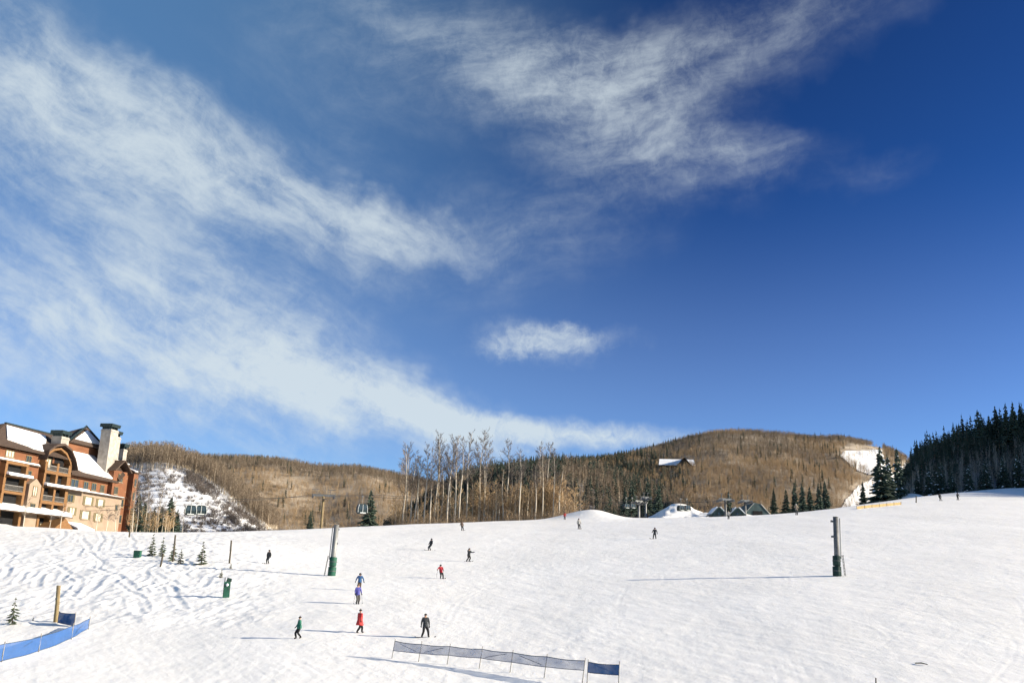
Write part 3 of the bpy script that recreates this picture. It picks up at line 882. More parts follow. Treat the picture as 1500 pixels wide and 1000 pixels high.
    for s in (32.9, 36.0): window(s - .9, s + .9, 29.1, 30.9, .39, False, 2)
    window(38.6, 40.2, 29.0, 30.8, .39, False, 3)
    window(42.4, 44.0, 29.0, 30.8, -.81, False, 3); window(43.4, 45.4, 32.0, 33.9, -.81, False, 3)
    for z in (22.6, 26.4, 30.2, 33.4): window(48.1, 49.3, z, z + 1.9, .59, False, 1)
    for z in (24.5, 28.3, 31.6): window(50.5, 51.5, z, z + 1.9, -.91, False, 1)
    window(4.2, 6.8, 32.9, 34.3, -.01, True, 3); window(10.6, 12.3, 32.6, 34.0, -.01, False, 2); window(11.0, 13.0, 29.6, 31.0, -.01, False, 2)
    window(12.6, 14.0, 25.9, 27.9, -1.21, True, 2); window(12.5, 14.1, 22.6, 24.4, -1.21, False, 2)
    window(16.8, 18.6, 32.0, 34.2, -.07, True, 2); window(4.6, 6.4, 16.4, 19.4, -.06, True, 2); window(18, 19.6, 18.6, 20.6, -.06, True, 2)
    # roofs: (front eave, ridge, back eave) shells with snow lying on them
    def roof(name, quad, t, m, label=None):
        o = MB().slab(quad, t).build(name, m, root)
        if label: o['label'] = label
        return o
    def eave(quad): return roof('roof', quad, .35, M_SHINGLE)
    eave([(-4, -1.2, 34.6), (25, -1.2, 34.6), (31, 7.5, 40.6), (12.5, 7.5, 40.6)])
    eave([(31, 16.2, 34.6), (-4, 16.2, 34.6), (12.5, 7.5, 40.6), (31, 7.5, 40.6)])
    eave([(-4, 16.2, 34.6), (-4, -1.2, 34.6), (12.5, 7.5, 40.6)])
    def on_main(x, f): return (x, -1.2 + 8.7 * f, 34.6 + 6.0 * f + .40)
    roof('roof_snow', [on_main(5.2, .24), on_main(10.5, .13), on_main(11.5, .07), on_main(15.0, .05), on_main(21.5, .60), on_main(23.5, .80), on_main(11.2, .86)], .25, M_ROOFSNOW, 'thick snow on the left roof slope')
    MB().box((12.5, 7.2, 40.85), (31, 7.8, 41.15)).build('ridge_cap', M_COPPER, root)
    # hood over the arched balcony
    h = MB()
    top = [(14.4, 33.6), (14.8, 35.3), (17, 36.7), (19.6, 37.3), (22.2, 36.5), (24.2, 34.6), (25.4, 32.6)]
    for (x0, z0), (x1, z1) in zip(top, top[1:]): h.prism([(x0, -2.2, z0), (x1, -2.2, z1), (x1, -2.2, z1 + .45), (x0, -2.2, z0 + .45)], (0, 7, 0))
    h.build('roof_hood', M_SHINGLE, root)
    # right roof slope with snow, and the brown side of the end wing
    eave([(25, -1.0, 31.6), (43.5, -1.0, 31.6), (45, 7.0, 38.4), (27, 7.0, 38.4)])
    def on_r(x, f): return (x, -1.0 + 8.0 * f, 31.6 + 6.8 * f + .42)
    roof('roof_snow', [on_r(25.8, .30), on_r(30.5, .10), on_r(42.8, .05), on_r(43.6, .45), on_r(42.5, .86), on_r(27.5, .93)], .3, M_ROOFSNOW, 'thick snow on the right roof slope')
    MB().tube([on_r(26.4, .50), on_r(43.6, .50)], .12, 5).build('snow_guard', M_TRIM, root)
    for q in ([(41, -1.6, 34.4), (44.4, -1.6, 37.0), (44.4, 12, 37.0), (41, 12, 34.4)], [(44.4, -1.6, 37.0), (47.9, -1.6, 34.4), (47.9, 12, 34.4), (44.4, 12, 37.0)]): roof('roof', q, .3, M_SHINGLE)
    roof('roof', [(43.3, -1.3, 32.0), (45.0, -1.5, 33.6), (46.2, 5.0, 39.8), (42.6, 5.4, 39.8)], .3, M_SHINGLE)
    # upper block with its pyramid roof
    pk = (42.2, 8.6, 44.6)
    cs = [(31.2, 4.9, 39.7), (45.8, 4.9, 39.7), (45.8, 13.6, 39.7), (31.2, 13.6, 39.7)]
    for k in range(4): roof('roof', [cs[k], cs[(k + 1) % 4], pk], .35, M_SHINGLE)
    def tri(f, g): return tuple(cs[0][i] * (1 - f) * (1 - g) + cs[1][i] * f * (1 - g) + pk[i] * g + (.42 if i == 2 else 0) for i in range(3))
    roof('roof_snow', [tri(.08, .12), tri(.93, .12), tri(.8, .5), tri(.5, .78)], .25, M_ROOFSNOW, 'snow on the small pyramid roof')
    MB().tube([(31.2, 4.9, 40.2), (pk[0], pk[1], pk[2] + .5), (45.8, 4.9, 40.2)], .3, 4).build('ridge_cap', M_COPPER, root)
    # tower roofs at the far end
    for (x0, x1, y0, y1, z) in ((46.8, 50.4, .1, 12.4, 36.4), (49.7, 52.4, -1.3, 10.4, 34.8)):
        cx, cy = (x0 + x1) / 2, (y0 + y1) / 2
        for q in ([(x0, y0, z), (x1, y0, z), (cx, cy, z + 2)], [(x1, y0, z), (x1, y1, z), (cx, cy, z + 2)], [(x1, y1, z), (x0, y1, z), (cx, cy, z + 2)], [(x0, y1, z), (x0, y0, z), (cx, cy, z + 2)]): roof('roof', q, .25, M_SHINGLE)
        roof('roof_snow', [(x0 + .6, y0 + .5, z + .42), (x1 - .6, y0 + .5, z + .42), (cx, cy - 1, z + 1.95)], .2, M_ROOFSNOW)
    # ledges and awnings carrying snow
    def ledge(x0, x1, y0, z, t=.35, fall=.35):
        l = MB().prism([(x0, y0, z), (x0, .1, z + fall), (x0, .1, z + fall + .25), (x0, y0, z + .25)], (x1 - x0, 0, 0)).build('awning', M_TRIM, root)
        MB().prism([(x0 + .15, y0 + .1, z + .27), (x0 + .15, -.05, z + fall + .27), (x0 + .15, -.05, z + fall + .27 + t), (x0 + .15, y0 + .25, z + .27 + t)], (x1 - x0 - .3, 0, 0)).build('awning_snow', M_ROOFSNOW, l)
    ledge(15.4, 30.8, -2.4, 28.1, .5); ledge(3.6, 11.3, -2.2, 29.0, .5); ledge(31, 47.2, -1.1, 28.25, .12, .25); ledge(-9, 15, -.6, 32.0, .2, .2)
    ledge(-9, 24.2, -3.4, 22.1, .75, .8); ledge(25.5, 32, -4.2, 19.6, .4, 1.4); ledge(-2, 8, -4.6, 18.2, .5, .8)
    MB().box((25.8, -3.6, zb), (31.6, -.3, 19.55)).build('porch', M_CREAM, root)
    MB().box((17.5, -3.9, zb), (23.6, -.3, 19.6)).build('porch', M_CREAM, root)
    MB().prism([(17.2, -4.2, 19.6), (23.9, -4.2, 19.6), (20.6, -4.2, 21.9)], (0, 4, 0)).build('porch_gable', M_BEAM, root)
    # chimneys
    def chimney(x0, x1, y0, y1, z0, z1, flues):
        c_ = MB(); c_.box((x0, y0, z0), (x1, y1, z1)); c_.box((x0 - .12, y0 - .12, z1 - .5), (x1 + .12, y1 + .12, z1 - .3))
        o = c_.build('chimney', M_STONE, root)
        k = MB()
        k.prism([(x0 - .35, y0 - .35, z1 + 1.3), (x1 + .35, y0 - .35, z1 + 1.3), (x1 + .2, y0 - .2, z1 + .55), (x0 - .2, y0 - .2, z1 + .55)], (0, y1 - y0 + .6, 0))
        for xx in np.linspace(x0 + .2, x1 - .4, flues): k.box((xx, y0 + .1, z1), (xx + .2, y1 - .1, z1 + .56))
        k.build('chimney_cap', M_COPPER, o)
    chimney(22.0, 24.8, .6, 3.0, 34, 39.7, 3)
    chimney(40.2, 43.3, .6, 3.2, 33, 44.2, 3); chimney(43.35, 45.9, 1.4, 4.0, 33, 43.0, 3); chimney(50.4, 52.0, 3, 5, 34, 40.8, 2)
    chimney(-2.5, .4, 4.5, 7, 34, 43.2, 3)
    return root
build_lodge()

# ------------------------------------------------------------------ trees one by one
def plant_tree(name, meshes, base, scale, rz, label, cat, group, lean=(0, 0), sxy=1.0):
    r = empty(name, base, 0)
    r.rotation_euler = (lean[1], lean[0], rz)
    r.scale = (scale * sxy, scale * sxy, scale)
    for nm_, me in meshes: link(nm_, me, r)
    return tag(r, label, cat, group)
def under(x, y): return gz(x, y) - .1
GA = []
for k in range(9):
    t_, c_ = aspen(400 + k, 20, .24, (.38, .5, .42)[k % 3], 34 + 4 * (k % 3), 13, (.24, .30, .19)[k % 3], 6, .034, .022)
    GA.append([('trunk', t_.mesh('trunk', M_ASPEN, True)), ('crown', c_.mesh('crown', M_TWIGDARK if k % 3 else M_TWIG))])
# survey: foot x, top x, top y in fifths of a pixel from (560, 620)
grove = [(145, 170, 150), (170, 205, 160), (205, 230, 200), (232, 242, 235), (258, 252, 262), (302, 322, 150), (347, 357, 180), (378, 428, 80), (402, 420, 135), (470, 520, 100), (495, 497, 180), (528, 560, 90), (560, 582, 112),
         (612, 655, 60), (702, 708, 58), (740, 752, 180), (757, 772, 140), (800, 800, 455), (852, 857, 475), (886, 880, 335), (902, 913, 128), (935, 947, 325), (962, 992, 345), (1001, 1020, 200), (1017, 1060, 355), (1090, 1096, 395),
         (1150, 1156, 140), (1172, 1190, 172), (1206, 1232, 150), (1250, 1254, 180), (1292, 1318, 300), (1330, 1358, 395), (425, 440, 300), (655, 668, 380), (1120, 1128, 300)]
grove.sort()
rg = random.Random(11)
for i, (bx_, tx, ty) in enumerate(grove):
    Y = rg.uniform(243, 268)
    tp = at(560 + tx / 5, 620 + ty / 5, Y)
    fx = 560 + bx_ / 5
    b0 = at(fx, 758, Y)
    z = under(b0.x, Y)
    H = tp.z - z
    b0 = at(fx + (0), 620 + (745 - bx_ * .03) / 5, Y)
    lean = math.atan2(tp.x - b0.x, H)
    short = ty > 290
    plant_tree('aspen_tree', GA[i % 9], (b0.x, Y, z), H / 20, rg.uniform(0, 6.28), f'{ordinal(i)} bare aspen from the left in the pale trunked grove at the crest', 'aspen', 'aspens of the grove at the crest', (lean, 0), .9 if not short else 1.15)
# brush and saplings under the grove
n = 380
uu = rng.uniform(572, 838, n); Yb = rng.uniform(236, 275, n)
P = np.array([at(a_, 755, y_) for a_, y_ in zip(uu, Yb)]); P[:, 2] = ground(P[:, 0], P[:, 1]) - .1
sz = rng.uniform(.35, .85, n) * np.where(rng.random(n) < .15, 1.6, 1)
stuff_of('undergrowth', 'golden brown undergrowth filling the aspen grove', 'undergrowth', P, sz, goldbrush)
n = 420
uu = np.concatenate([rng.normal(808, 13, 180), rng.uniform(690, 830, 160), rng.uniform(575, 700, 80)]); Yb = rng.uniform(246, 285, n)
P = np.array([at(a_, 755, y_) for a_, y_ in zip(uu, Yb)]); P[:, 2] = ground(P[:, 0], P[:, 1]) - .1
stuff_of('sapling_thicket', 'thicket of golden bare saplings at the right end of the grove', 'thicket', P, rng.uniform(.5, 1.25, n), gold_aspens)

n = 80
uu = rng.uniform(186, 248, n); Yb = rng.uniform(192, 222, n)
P = np.array([at(a_, 786, y_) for a_, y_ in zip(uu, Yb)]); P[:, 2] = ground(P[:, 0], P[:, 1]) - .1
stuff_of('sapling_thicket', 'thin tan thicket between the lodge and the snowy hill', 'thicket', P, rng.uniform(.25, .62, n), gold_aspens)
SP = []
for k in range(6):
    t_, c_, p_ = spruce(500 + k, 12, (3.1, 3.6, 2.8)[k % 3], 22, 10, .0, .05, .86)
    SP.append([('trunk', t_.mesh('trunk', M_TRUNK)), ('crown', c_.mesh('crown', M_NEEDLE))])
SPS = []
for k in range(3):
    t_, c_, p_ = spruce(520 + k, 12, 3.2, 22, 10, .12, .05, .88)
    SPS.append([('trunk', t_.mesh('trunk', M_TRUNK)), ('crown', c_.mesh('crown', M_NEEDLE)), ('snow_load', p_.mesh('snow_load', M_POWDER))])
YS = []
for k in range(4):
    t_, c_, p_ = spruce(540 + k, 3, 1.05, 11, 7, 0, .08, .78)
    YS.append([('trunk', t_.mesh('trunk', M_TRUNK)), ('crown', c_.mesh('crown', M_NEEDLE2))])
def spruce_at(u, v0, v1, Y, label, protos=SP, k=0, wide=1.0, cat='spruce', group=None, snow=False):
    """foot row v0, tip row v1 at distance Y (None: on the visible snow)"""
    if Y is None: b = on_snow(u, v0); Y = b.y
    else: b = at(u, v0, Y)
    H = at(u, v1, Y).z - b.z
    h0 = 3 if protos is YS else 12
    return plant_tree('young_spruce' if protos is YS else 'spruce_tree', protos[k % len(protos)], (b.x, Y, b.z - .05), H / h0, k * 1.7, label, cat, group, (0, 0), wide)
# right side, standing dark against the lit clearing
spruce_at(1293, 737, 654, 330, 'tallest dark spruce left of the shaded hill, above the yellow barrier', SPS, 0, 1.25)
spruce_at(1304, 734, 668, 336, 'dark spruce touching the right side of the tallest one above the barrier', SPS, 1, 1.1)
spruce_at(1318, 732, 655, 345, 'narrow tall spruce right of the tallest one above the barrier', SPS, 2, .9)
spruce_at(1265, 740, 704, 318, 'small dark spruce standing left of the tallest one above the barrier', SP, 3, 1.0)
for i, (u, v0, v1) in enumerate([(1134, 752, 716), (1152, 752, 716), (1165, 752, 705), (1176, 751, 708), (1187, 750, 712), (1200, 749, 706), (1210, 748, 703)]):
    spruce_at(u, v0, v1, 262 + 4 * i, f'{ordinal(i)} spruce from the left in the clump left of the right hand pole', SP, i, 1.0, group='clump of spruces behind the run')
for i, (u, v0, v1, Y) in enumerate([(1436, 655, 600, 425), (1452, 655, 608, 430), (1462, 650, 594, 430), (1476, 650, 604, 425), (1488, 648, 588, 425), (1498, 648, 596, 428)]):
    spruce_at(u, v0, v1, Y, f'{ordinal(i)} from the left of the tall spruces on the skyline at the right edge', SP, i + 1, 1.0, group='skyline spruces of the shaded hill')
for i, (u, v0, v1, Y) in enumerate([(1345, 729, 690, 350), (1362, 728, 684, 352), (1378, 727, 676, 356), (1396, 725, 690, 362), (1421, 722, 680, 370), (1446, 720, 672, 376), (1472, 719, 668, 380), (1494, 718, 664, 384)]):
    spruce_at(u, v0, v1, Y, f'{ordinal(i)} from the left of the front spruces along the shaded snow', SPS, i, 1.0, group='front row of spruces on the shaded hill')
# middle
for i, (u, v0, v1) in enumerate([(915, 752, 712), (925, 752, 702), (949, 752, 698), (965, 750, 706), (899, 757, 742)]):
    spruce_at(u, v0, v1, 300 + 6 * i, f'{"small spruce by the snow heap" if i == 4 else ordinal(i) + " dark spruce from the left between the two snow heaps"}', SP, i, .95, group='spruces between the snow heaps')
spruce_at(540, 775, 716, 236, 'dense dark spruce behind the hanging cabin right of the lift tower', SP, 1, 1.15)
spruce_at(453, 778, 747, 232, 'small spruce left of the lift tower foot', SP, 2, 1.2)
spruce_at(1068, 752, 718, 238, 'dark spruce sticking up among the small green roofs', SP, 4, .8)
for i, (u, v0, v1) in enumerate([(197, 786, 722), (207, 786, 735), (222, 786, 742), (233, 786, 738), (245, 786, 726), (256, 786, 744)]):
    spruce_at(u, v0, v1, 196 + 3 * i, f'{ordinal(i)} spruce from the left in the clump right of the lodge', SP, i, 1.25, group='spruces right of the lodge')
for i, (u, v0, v1) in enumerate([(193, 786, 690), (198, 787, 722), (210, 788, 700), (214, 786, 730), (229, 787, 704), (236, 786, 733), (253, 787, 722), (266, 786, 744)]):
    Y = 190 + 2.5 * i
    b = at(u, v0, Y); H = at(u, v1, Y).z - b.z
    plant_tree('aspen_tree', GA[(i * 2) % 9], (b.x, Y, b.z - .3), H / 20, i, f'{ordinal(i)} slender bare aspen from the left beside the right end of the lodge', 'aspen', 'aspens right of the lodge', (.05 * (i % 3 - 1), 0), (.75, 1.1, .6, .9)[i % 4])
for i, (u, v0, v1) in enumerate([(33, 775, 724), (72, 776, 745), (88, 777, 735), (140, 779, 738), (155, 780, 742), (168, 780, 736)]):
    Y = 182 + i
    b = at(u, v0, Y); H = at(u, v1, Y).z - b.z
    plant_tree('aspen_tree', GA[(i + 3) % 9], (b.x, Y, b.z - .3), H / 20, i * 2, f'{ordinal(i)} bare sapling from the left in front of the lodge wall', 'sapling', 'saplings before the lodge', (.02, 0), 1.5)
# young spruces on the rough bank
for i, (u, v0, v1, lab) in enumerate([(222, 812, 781, 'leftmost young spruce of the row above the rough bank, beside the green box'), (237, 813, 785, 'sparse young spruce second in the row above the rough bank'), (253, 820, 790, 'young spruce with a pole behind it, third in the row above the rough bank'),
                                      (264, 824, 803, 'short young spruce fourth in the row above the rough bank'), (295, 826, 792, 'fullest young spruce, rightmost of the row above the rough bank'), (17, 916, 873, 'young spruce behind the blue net at the lower left corner'),
                                      (324, 845, 831, 'tiny young spruce above the green padded box'), (338, 831, 823, 'tiny twiggy spruce at the foot of the thin post'), (48, 911, 901, 'tiny dark spruce tip beside the leaning wooden post')]):
    spruce_at(u, v0, v1, None, lab, YS, i, (1, .95, 1.05, 1.25, 1.1, 1.05, 1.2, 1.1, .9)[i])

# ------------------------------------------------------------------ snow heaps behind the crest
def heap(name, cu, cv, Y, wpx, hpx, depth, seed):
    c = at(cu, cv, Y)
    W, Hh = wpx / FOC * Y, hpx / FOC * Y
    X_, Y_ = np.meshgrid(np.linspace(-1.3, 1.3, 90), np.linspace(-1.3, 1.3, 60))
    r = np.sqrt(X_ ** 2 + Y_ ** 2) + .35 * fbm(X_ * 1.7, Y_ * 1.7, 3, seed)
    Z_ = Hh * (1 - sstep(0.0, 1.15, r)) + .05 * Hh * fbm(X_ * 5, Y_ * 4, 4, seed + 3) * (1 - sstep(.7, 1.2, r)) - .8
    return tag(link(name, grid_mesh(name, c.x + X_ * W / 2, Y + Y_ * depth, c.z + Z_, M_SNOW)), kind='structure')
heap('snow_bank', 994, 764, 285, 120, 30, 16, 71)
heap('snow_bank', 1034, 764, 280, 120, 17, 12, 74)
heap('snow_bank', 1338, 736, 345, 90, 17, 10, 77)
heap('snow_bank', 1085, 762, 250, 120, 16, 8, 79)

# ------------------------------------------------------------------ lift poles on the run
def lift_pole(base, H, r, label, pad, ladder_side, lean, group, shaft_m=None):
    shaft_m = shaft_m or M_STEEL
    root = empty('steel_pole', base); root.rotation_euler = (0, lean, 0)
    tag(root, label, 'pole', group)
    p = MB(); p.tube([(0, 0, -.4), (0, 0, H)], [r, r * .93], 20); p.tube([(0, 0, H), (0, 0, H + .05)], [r * .99, r * .99], 20)
    p.build('shaft', shaft_m, root, True)
    c = MB(); s_ = ladder_side
    c.tube([(s_ * (r + .1), -.1, 1.7), (s_ * (r + .1), -.1, H - .1)], .05, 8); c.build('conduit', M_STEEL, root)
    k = MB()
    for z in (H - .45, H - 2.0): k.box((-s_ * (r + .14) - .08, -.12, z - .08), (-s_ * (r - .05) + .08, .12, z + .12))
    k.build('bracket', M_STEELDK, root)
    # padding: two wraps with a seam
    pd = MB(); n = 14
    for z0, z1, rr in ((-.1, .95, r + .15), (1.0, 2.0, r + .11)):
        pd.tube([(-s_ * .05, 0, z0), (-s_ * .05, 0, z0 + .06), (-s_ * .05, 0, z1 - .06), (-s_ * .05, 0, z1)], [rr - .05, rr, rr, rr - .05], n)
    pd.build('padding', pad, root, True)
    st = MB()
    for z in (.5, 1.5): st.tube([(-s_ * .05, 0, z - .03), (-s_ * .05, 0, z + .03)], [r + .175, r + .175], n, cap=False)
    st.build('strap', M_STEELDK, root)
    l = MB()
    for yy in (-.16, .16): l.tube([(s_ * (r + .42), yy - .25, -.2), (s_ * (r + .22), yy - .25, 2.1)], .03, 6)
    for z in np.arange(.2, 2.1, .3): l.tube([(s_ * (r + .40 - .087 * z), -.41, z), (s_ * (r + .40 - .087 * z), -.09, z)], .022, 6)
    l.build('ladder', M_STEELDK, root)
    return root
b = on_snow(1227, 842)
lift_pole(b, at(1221, 757, b.y).z - b.z, .28, 'grey steel pole with dark green padding standing alone on the right of the run', M_PADDK, 1, .012, 'steel poles on the run', M_STEELDK)  # shaft's shaded side is put into its colour by the darker steel
b = on_snow(485, 842)
lift_pole(b, at(495, 769, b.y).z - b.z, .29, 'grey steel pole with bright green padding leaning slightly, left of the blue jackets', M_PAD, -1, .035, 'steel poles on the run')
P_L = b

# green cabinets
def cabinet(u, v, wpx, hpx, label, m, rz, tall=True):
    b = on_snow(u, v); k = b.y / FOC
    w, h = wpx * k, hpx * k
    r = empty('equipment_box', b, rz); tag(r, label, 'box')
    q = MB(); q.box((-w / 2, -w * .4, -.3), (w / 2, w * .4, h)); q.build('body', m, r)
    q = MB(); q.box((-w * .42, -w * .4 - .03, .1), (w * .42, -w * .4 - .002, h * .92)); d = q.build('door', m, r)
    MB().box((w * .28, -w * .4 - .07, h * .45), (w * .34, -w * .4 - .03, h * .58)).build('handle', M_STEELDK, d)
    if tall:
        q = MB(); q.prism([(-w * .2, -w * .4, h), (w * .62, -w * .4, h), (w * .62, -w * .4, h * 1.22), (-w * .05, -w * .4, h * 1.28)], (0, w * .7, 0)); q.build('lid', M_PADDK, r)
        q = MB(); q.tube([(0, -w * .42, h * .86), (0, -w * .62, h * .80), (0, -w * .5, h * .70)], [w * .1, w * .26, w * .1], 8); q.build('snow_lump', M_ROOFSNOW, r, True)
        q = MB(); q.tube([(-w * .4, w * .1, h), (-w * .4, w * .1, h * 1.3)], .04, 6); q.build('mast', M_STEELDK, r)
    else:
        MB().box((-w / 2 - .05, -w * .4 - .05, h), (w / 2 + .05, w * .4 + .05, h + .06)).build('lid', m, r)
    return r
cabinet(331, 873, 9, 20, 'green upright equipment box with a snow lump, at the edge of the rough bank', M_PAD, .3)
cabinet(201, 815, 9, 9, 'small square green box beside the leftmost young spruce', M_PAD, 0, False)

# posts standing in the snow
def post(u0, v0, u1, v1, r, label, m, cap=None):
    b = on_snow(u0, v0); t = at(u1, v1, b.y)
    root = empty('wooden_post', b); tag(root, label, 'post')
    d = t - b
    q = MB(); q.tube([-d * .08, d * .5 + Vector((r * .2, 0, 0)), d], [r * 1.05, r, r * .95], 9); q.build('shaft', m, root, True)
    q = MB(); q.tube([d * .62, d * .66], [r * 1.06, r * 1.06], 9, cap=False); q.build('band', M_STEELDK, root)
post(81, 912, 86, 857, .16, 'thick weathered yellow brown post leaning beside the blue net', M_POST)
post(235, 829, 239, 810, .10, 'short leaning stake below the row of young spruces', M_POSTDK)
post(253, 822, 257, 783, .10, 'tall dark stake behind the third young spruce', M_POSTDK)
post(336, 824, 339, 791, .10, 'thin dark post above the green upright box', M_POSTDK)
post(189, 787, 191, 770, .12, 'dark stake in the snow below the right end of the lodge', M_POSTDK)
post(1342, 736, 1342, 726, .14, 'dark stump at the foot of the shaded hill snow bank', M_POSTDK)
post(1283, 1012, 1283, 992, .035, 'black tip of a thin stake at the bottom edge of the picture', M_POSTDK)

# ------------------------------------------------------------------ blue nets
def net_material(name, c, alpha):
    m, t, b = new_mat(name, .7, .2)
    b.inputs['Base Color'].default_value = (*c, 1)
    co = t.nodes.new('ShaderNodeTexCoord')
    n = t.nodes.new('ShaderNodeTexNoise'); n.inputs['Scale'].default_value = 1.1; n.inputs['Detail'].default_value = 4
    t.links.new(co.outputs['Object'], n.inputs['Vector'])
    r = t.nodes.new('ShaderNodeMapRange'); r.inputs[1].default_value, r.inputs[2].default_value, r.inputs[3].default_value, r.inputs[4].default_value = .3, .7, alpha - .12, alpha + .12
    t.links.new(n.outputs[0], r.inputs[0]); t.links.new(r.outputs[0], b.inputs['Alpha'])
    return m
M_NETB = net_material('blue_net', (.035, .10, .27), .82)
M_NETG = net_material('thin_grey_blue_net', (.07, .14, .28), .58)
M_NETD = net_material('dense_blue_net', (.03, .09, .22), .93)
M_FPOST = mat('fence_post_plastic', (.30, .28, .25), (.2, .19, .17), 3, .6)
M_HEM = mat('net_hem', (.05, .08, .13), (.035, .055, .09), 3, .8)
def net_fence(name, label, pts, m, post_r, lean=.0, posts=None):
    """pts: (foot u, foot v, top v of net, bottom v of net, post top v)"""
    F = []
    for (u, v, vt, vb, vp) in pts:
        b = on_snow(u, v); k = b.y
        F.append((b, at(u, vt, k).z - b.z, at(u, vb, k).z - b.z, at(u, vp, k).z - b.z))
    org = F[0][0].copy()
    root = empty(name, org); tag(root, label, 'fence')
    for i in range(len(F) - 1):
        (a, at_, ab, _), (c, ct, cb, _) = F[i], F[i + 1]
        n, h = 14, 6
        vs_, fs = [], []
        nrm = (c - a).cross(Vector((0, 0, 1))).normalized()
        for q in range(n + 1):
            f = q / n
            p = a.lerp(c, f) - org
            sag = .05 * math.sin(f * PI)
            for w in range(h + 1):
                g = w / h
                z = (ab + (cb - ab) * f) * (1 - g) + (at_ + (ct - at_) * f) * g - sag * (.4 + .6 * g)
                out = .07 * math.sin(f * PI) * math.sin(g * PI + i) + .03 * math.sin(f * 9 + g * 5 + i * 2)
                pp = p + nrm * out + Vector((lean * z, 0, 0)); vs_.append((pp.x, pp.y, p.z + z))
        for q in range(n):
            for w in range(h):
                k = q * (h + 1) + w
                fs.append((k, k + h + 1, k + h + 2, k + 1))
        o = MB().add(vs_, fs).build('net', m, root, True)
        e = MB()
        e.tube([vs_[q * (h + 1) + h] for q in range(n + 1)], .022, 5); e.tube([vs_[q * (h + 1)] for q in range(n + 1)], .018, 5)
        d0, d1 = (vs_[2 * (h + 1) + 1], vs_[(n - 3) * (h + 1) + h - 1])
        e.build('hem', M_HEM, o)
        if i % 3 != 2:
            MB().tube([d0, tuple((x + y) / 2 for x, y in zip(d0, d1)), d1] if i % 2 else [(vs_[(n - 2) * (h + 1) + 1]), vs_[3 * (h + 1) + h - 1]], .014, 4).build('guy_line', M_HEM, o)
    for i, (b, _, _, hp) in enumerate(F):
        if posts and i not in posts: continue
        p = b - org
        q = MB(); q.tube([(p.x - lean * .3, p.y + .03, p.z - .3), (p.x + lean * hp, p.y + .03, p.z + hp)], [post_r, post_r * .9], 7); q.build('post', M_FPOST, root, True)
    return root
net_fence('net_fence', 'thin grey blue net fence strung across the lower middle of the run',
          [(574, 963, 938, 952, 935), (613, 968, 943, 956, 938), (655, 972, 946, 959, 942), (702, 978, 950, 963, 946), (747, 984, 955, 969, 951), (797, 992, 961, 976, 957), (853, 999, 967, 981, 963)], M_NETG, .028, .12)
net_fence('net_fence', 'short panel of dense blue net right of the long thin net fence', [(860, 1000, 969, 984, 965), (906, 1004, 973, 988, 968)], M_NETD, .028, .04)
net_fence('net_fence', 'bright blue net fence curving round the lower left corner', [(-30, 976, 947, 973, 944), (2, 969, 942, 967, 939), (56, 955, 932, 953, 927), (104, 936, 916, 934, 912), (129, 922, 905, 919, 902)], M_NETB, .035, .02, None)
net_fence('net_fence', 'small grey blue net behind the bend of the bright blue fence', [(84, 914, 896, 911, 894), (108, 919, 898, 916, 896)], M_NETD, .03, .0, None)

# ------------------------------------------------------------------ lift line behind the crest
def lift_tower(u, vb, vt, Y, label, arm=2.6, rz=0.0, lean=0.0, ct=None):
    b = at(u, vb, Y); H = at(u, vt, Y).z - b.z
    r = empty('lift_tower', (b.x, b.y, b.z - 1.0), rz); r.rotation_euler = (0, lean, rz); tag(r, label, 'lift tower')
    H += 1.0
    q = MB(); q.tube([(0, 0, -2), (0, 0, H)], [.34, .26], 12); q.build('shaft', M_POST if ct is None else ct, r, True)
    q = MB(); q.box((-arm, -.2, H - .15), (arm, .2, H + .4)); q.build('crossarm', M_STEELDK if ct is None else M_STEEL, r)
    for s_ in (-1, 1):
        q = MB(); q.box((s_ * arm * .92 - .12, -2.2, H - .45), (s_ * arm * .92 + .12, 2.2, H - .2))
        w_ = q.build('sheave_beam', M_STEELDK, r)
        for yy in np.linspace(-2, 2, 6): MB().tube([(s_ * arm * .92 - .1, yy, H - .1), (s_ * arm * .92 + .1, yy, H - .1)], .24, 10).build('sheave', M_STEELDK, w_)
        q = MB(); q.tube([(s_ * arm * .6, 0, H + .3), (s_ * arm * .6, 0, H + 1.5)], .07, 6); q.tube([(s_ * arm * .35, 0, H + 1.5), (s_ * arm * 1.05, 0, H + 1.5)], .07, 6); q.build('lifting_frame', M_STEELDK, r)
    q = MB(); q.box((-1.0, -.5, H - .7), (1.0, .5, H - .62)); q.build('platform', M_STEELDK, r)
    return r, (b.x, b.y, b.z + H - 1.0)
lift_tower(470, 776, 726, 230, 'tall lift tower with a broad crossarm between the lodge and the grove', 2.7, .25)
lift_tower(936, 761, 735, 262, 'pale slender lift tower between the two snow heaps', 1.2, .5, ct=M_STEEL)
lift_tower(946, 756, 729, 285, 'second smaller pale lift tower behind the slender one', 1.0, .2, ct=M_STEEL)
lift_tower(1063, 756, 732, 236, 'dark lift tower rising among the small green roofs', 1.6, .1, ct=M_STEELDK)
lift_tower(1092, 756, 734, 246, 'dark lift tower behind the right green roof', 1.2, .1, ct=M_STEELDK)
def cable(pts, label, r=.05):
    P = [at(*p) for p in pts]
    Q = []
    for a, c in zip(P, P[1:]):
        for k in range(8):
            f = k / 8; p = a.lerp(c, f); p.z -= 4 * .012 * (c - a).length * f * (1 - f); Q.append(p)
    Q.append(P[-1])
    return tag(MB().tube(Q, r, 5).build('lift_cable', M_ROPE), label, 'cable')
cable([(120, 748, 214), (287, 737, 216), (457, 724, 230), (533, 727, 236), (640, 727, 262)], 'dark haul rope sagging from the lodge to the near side of the tall tower')
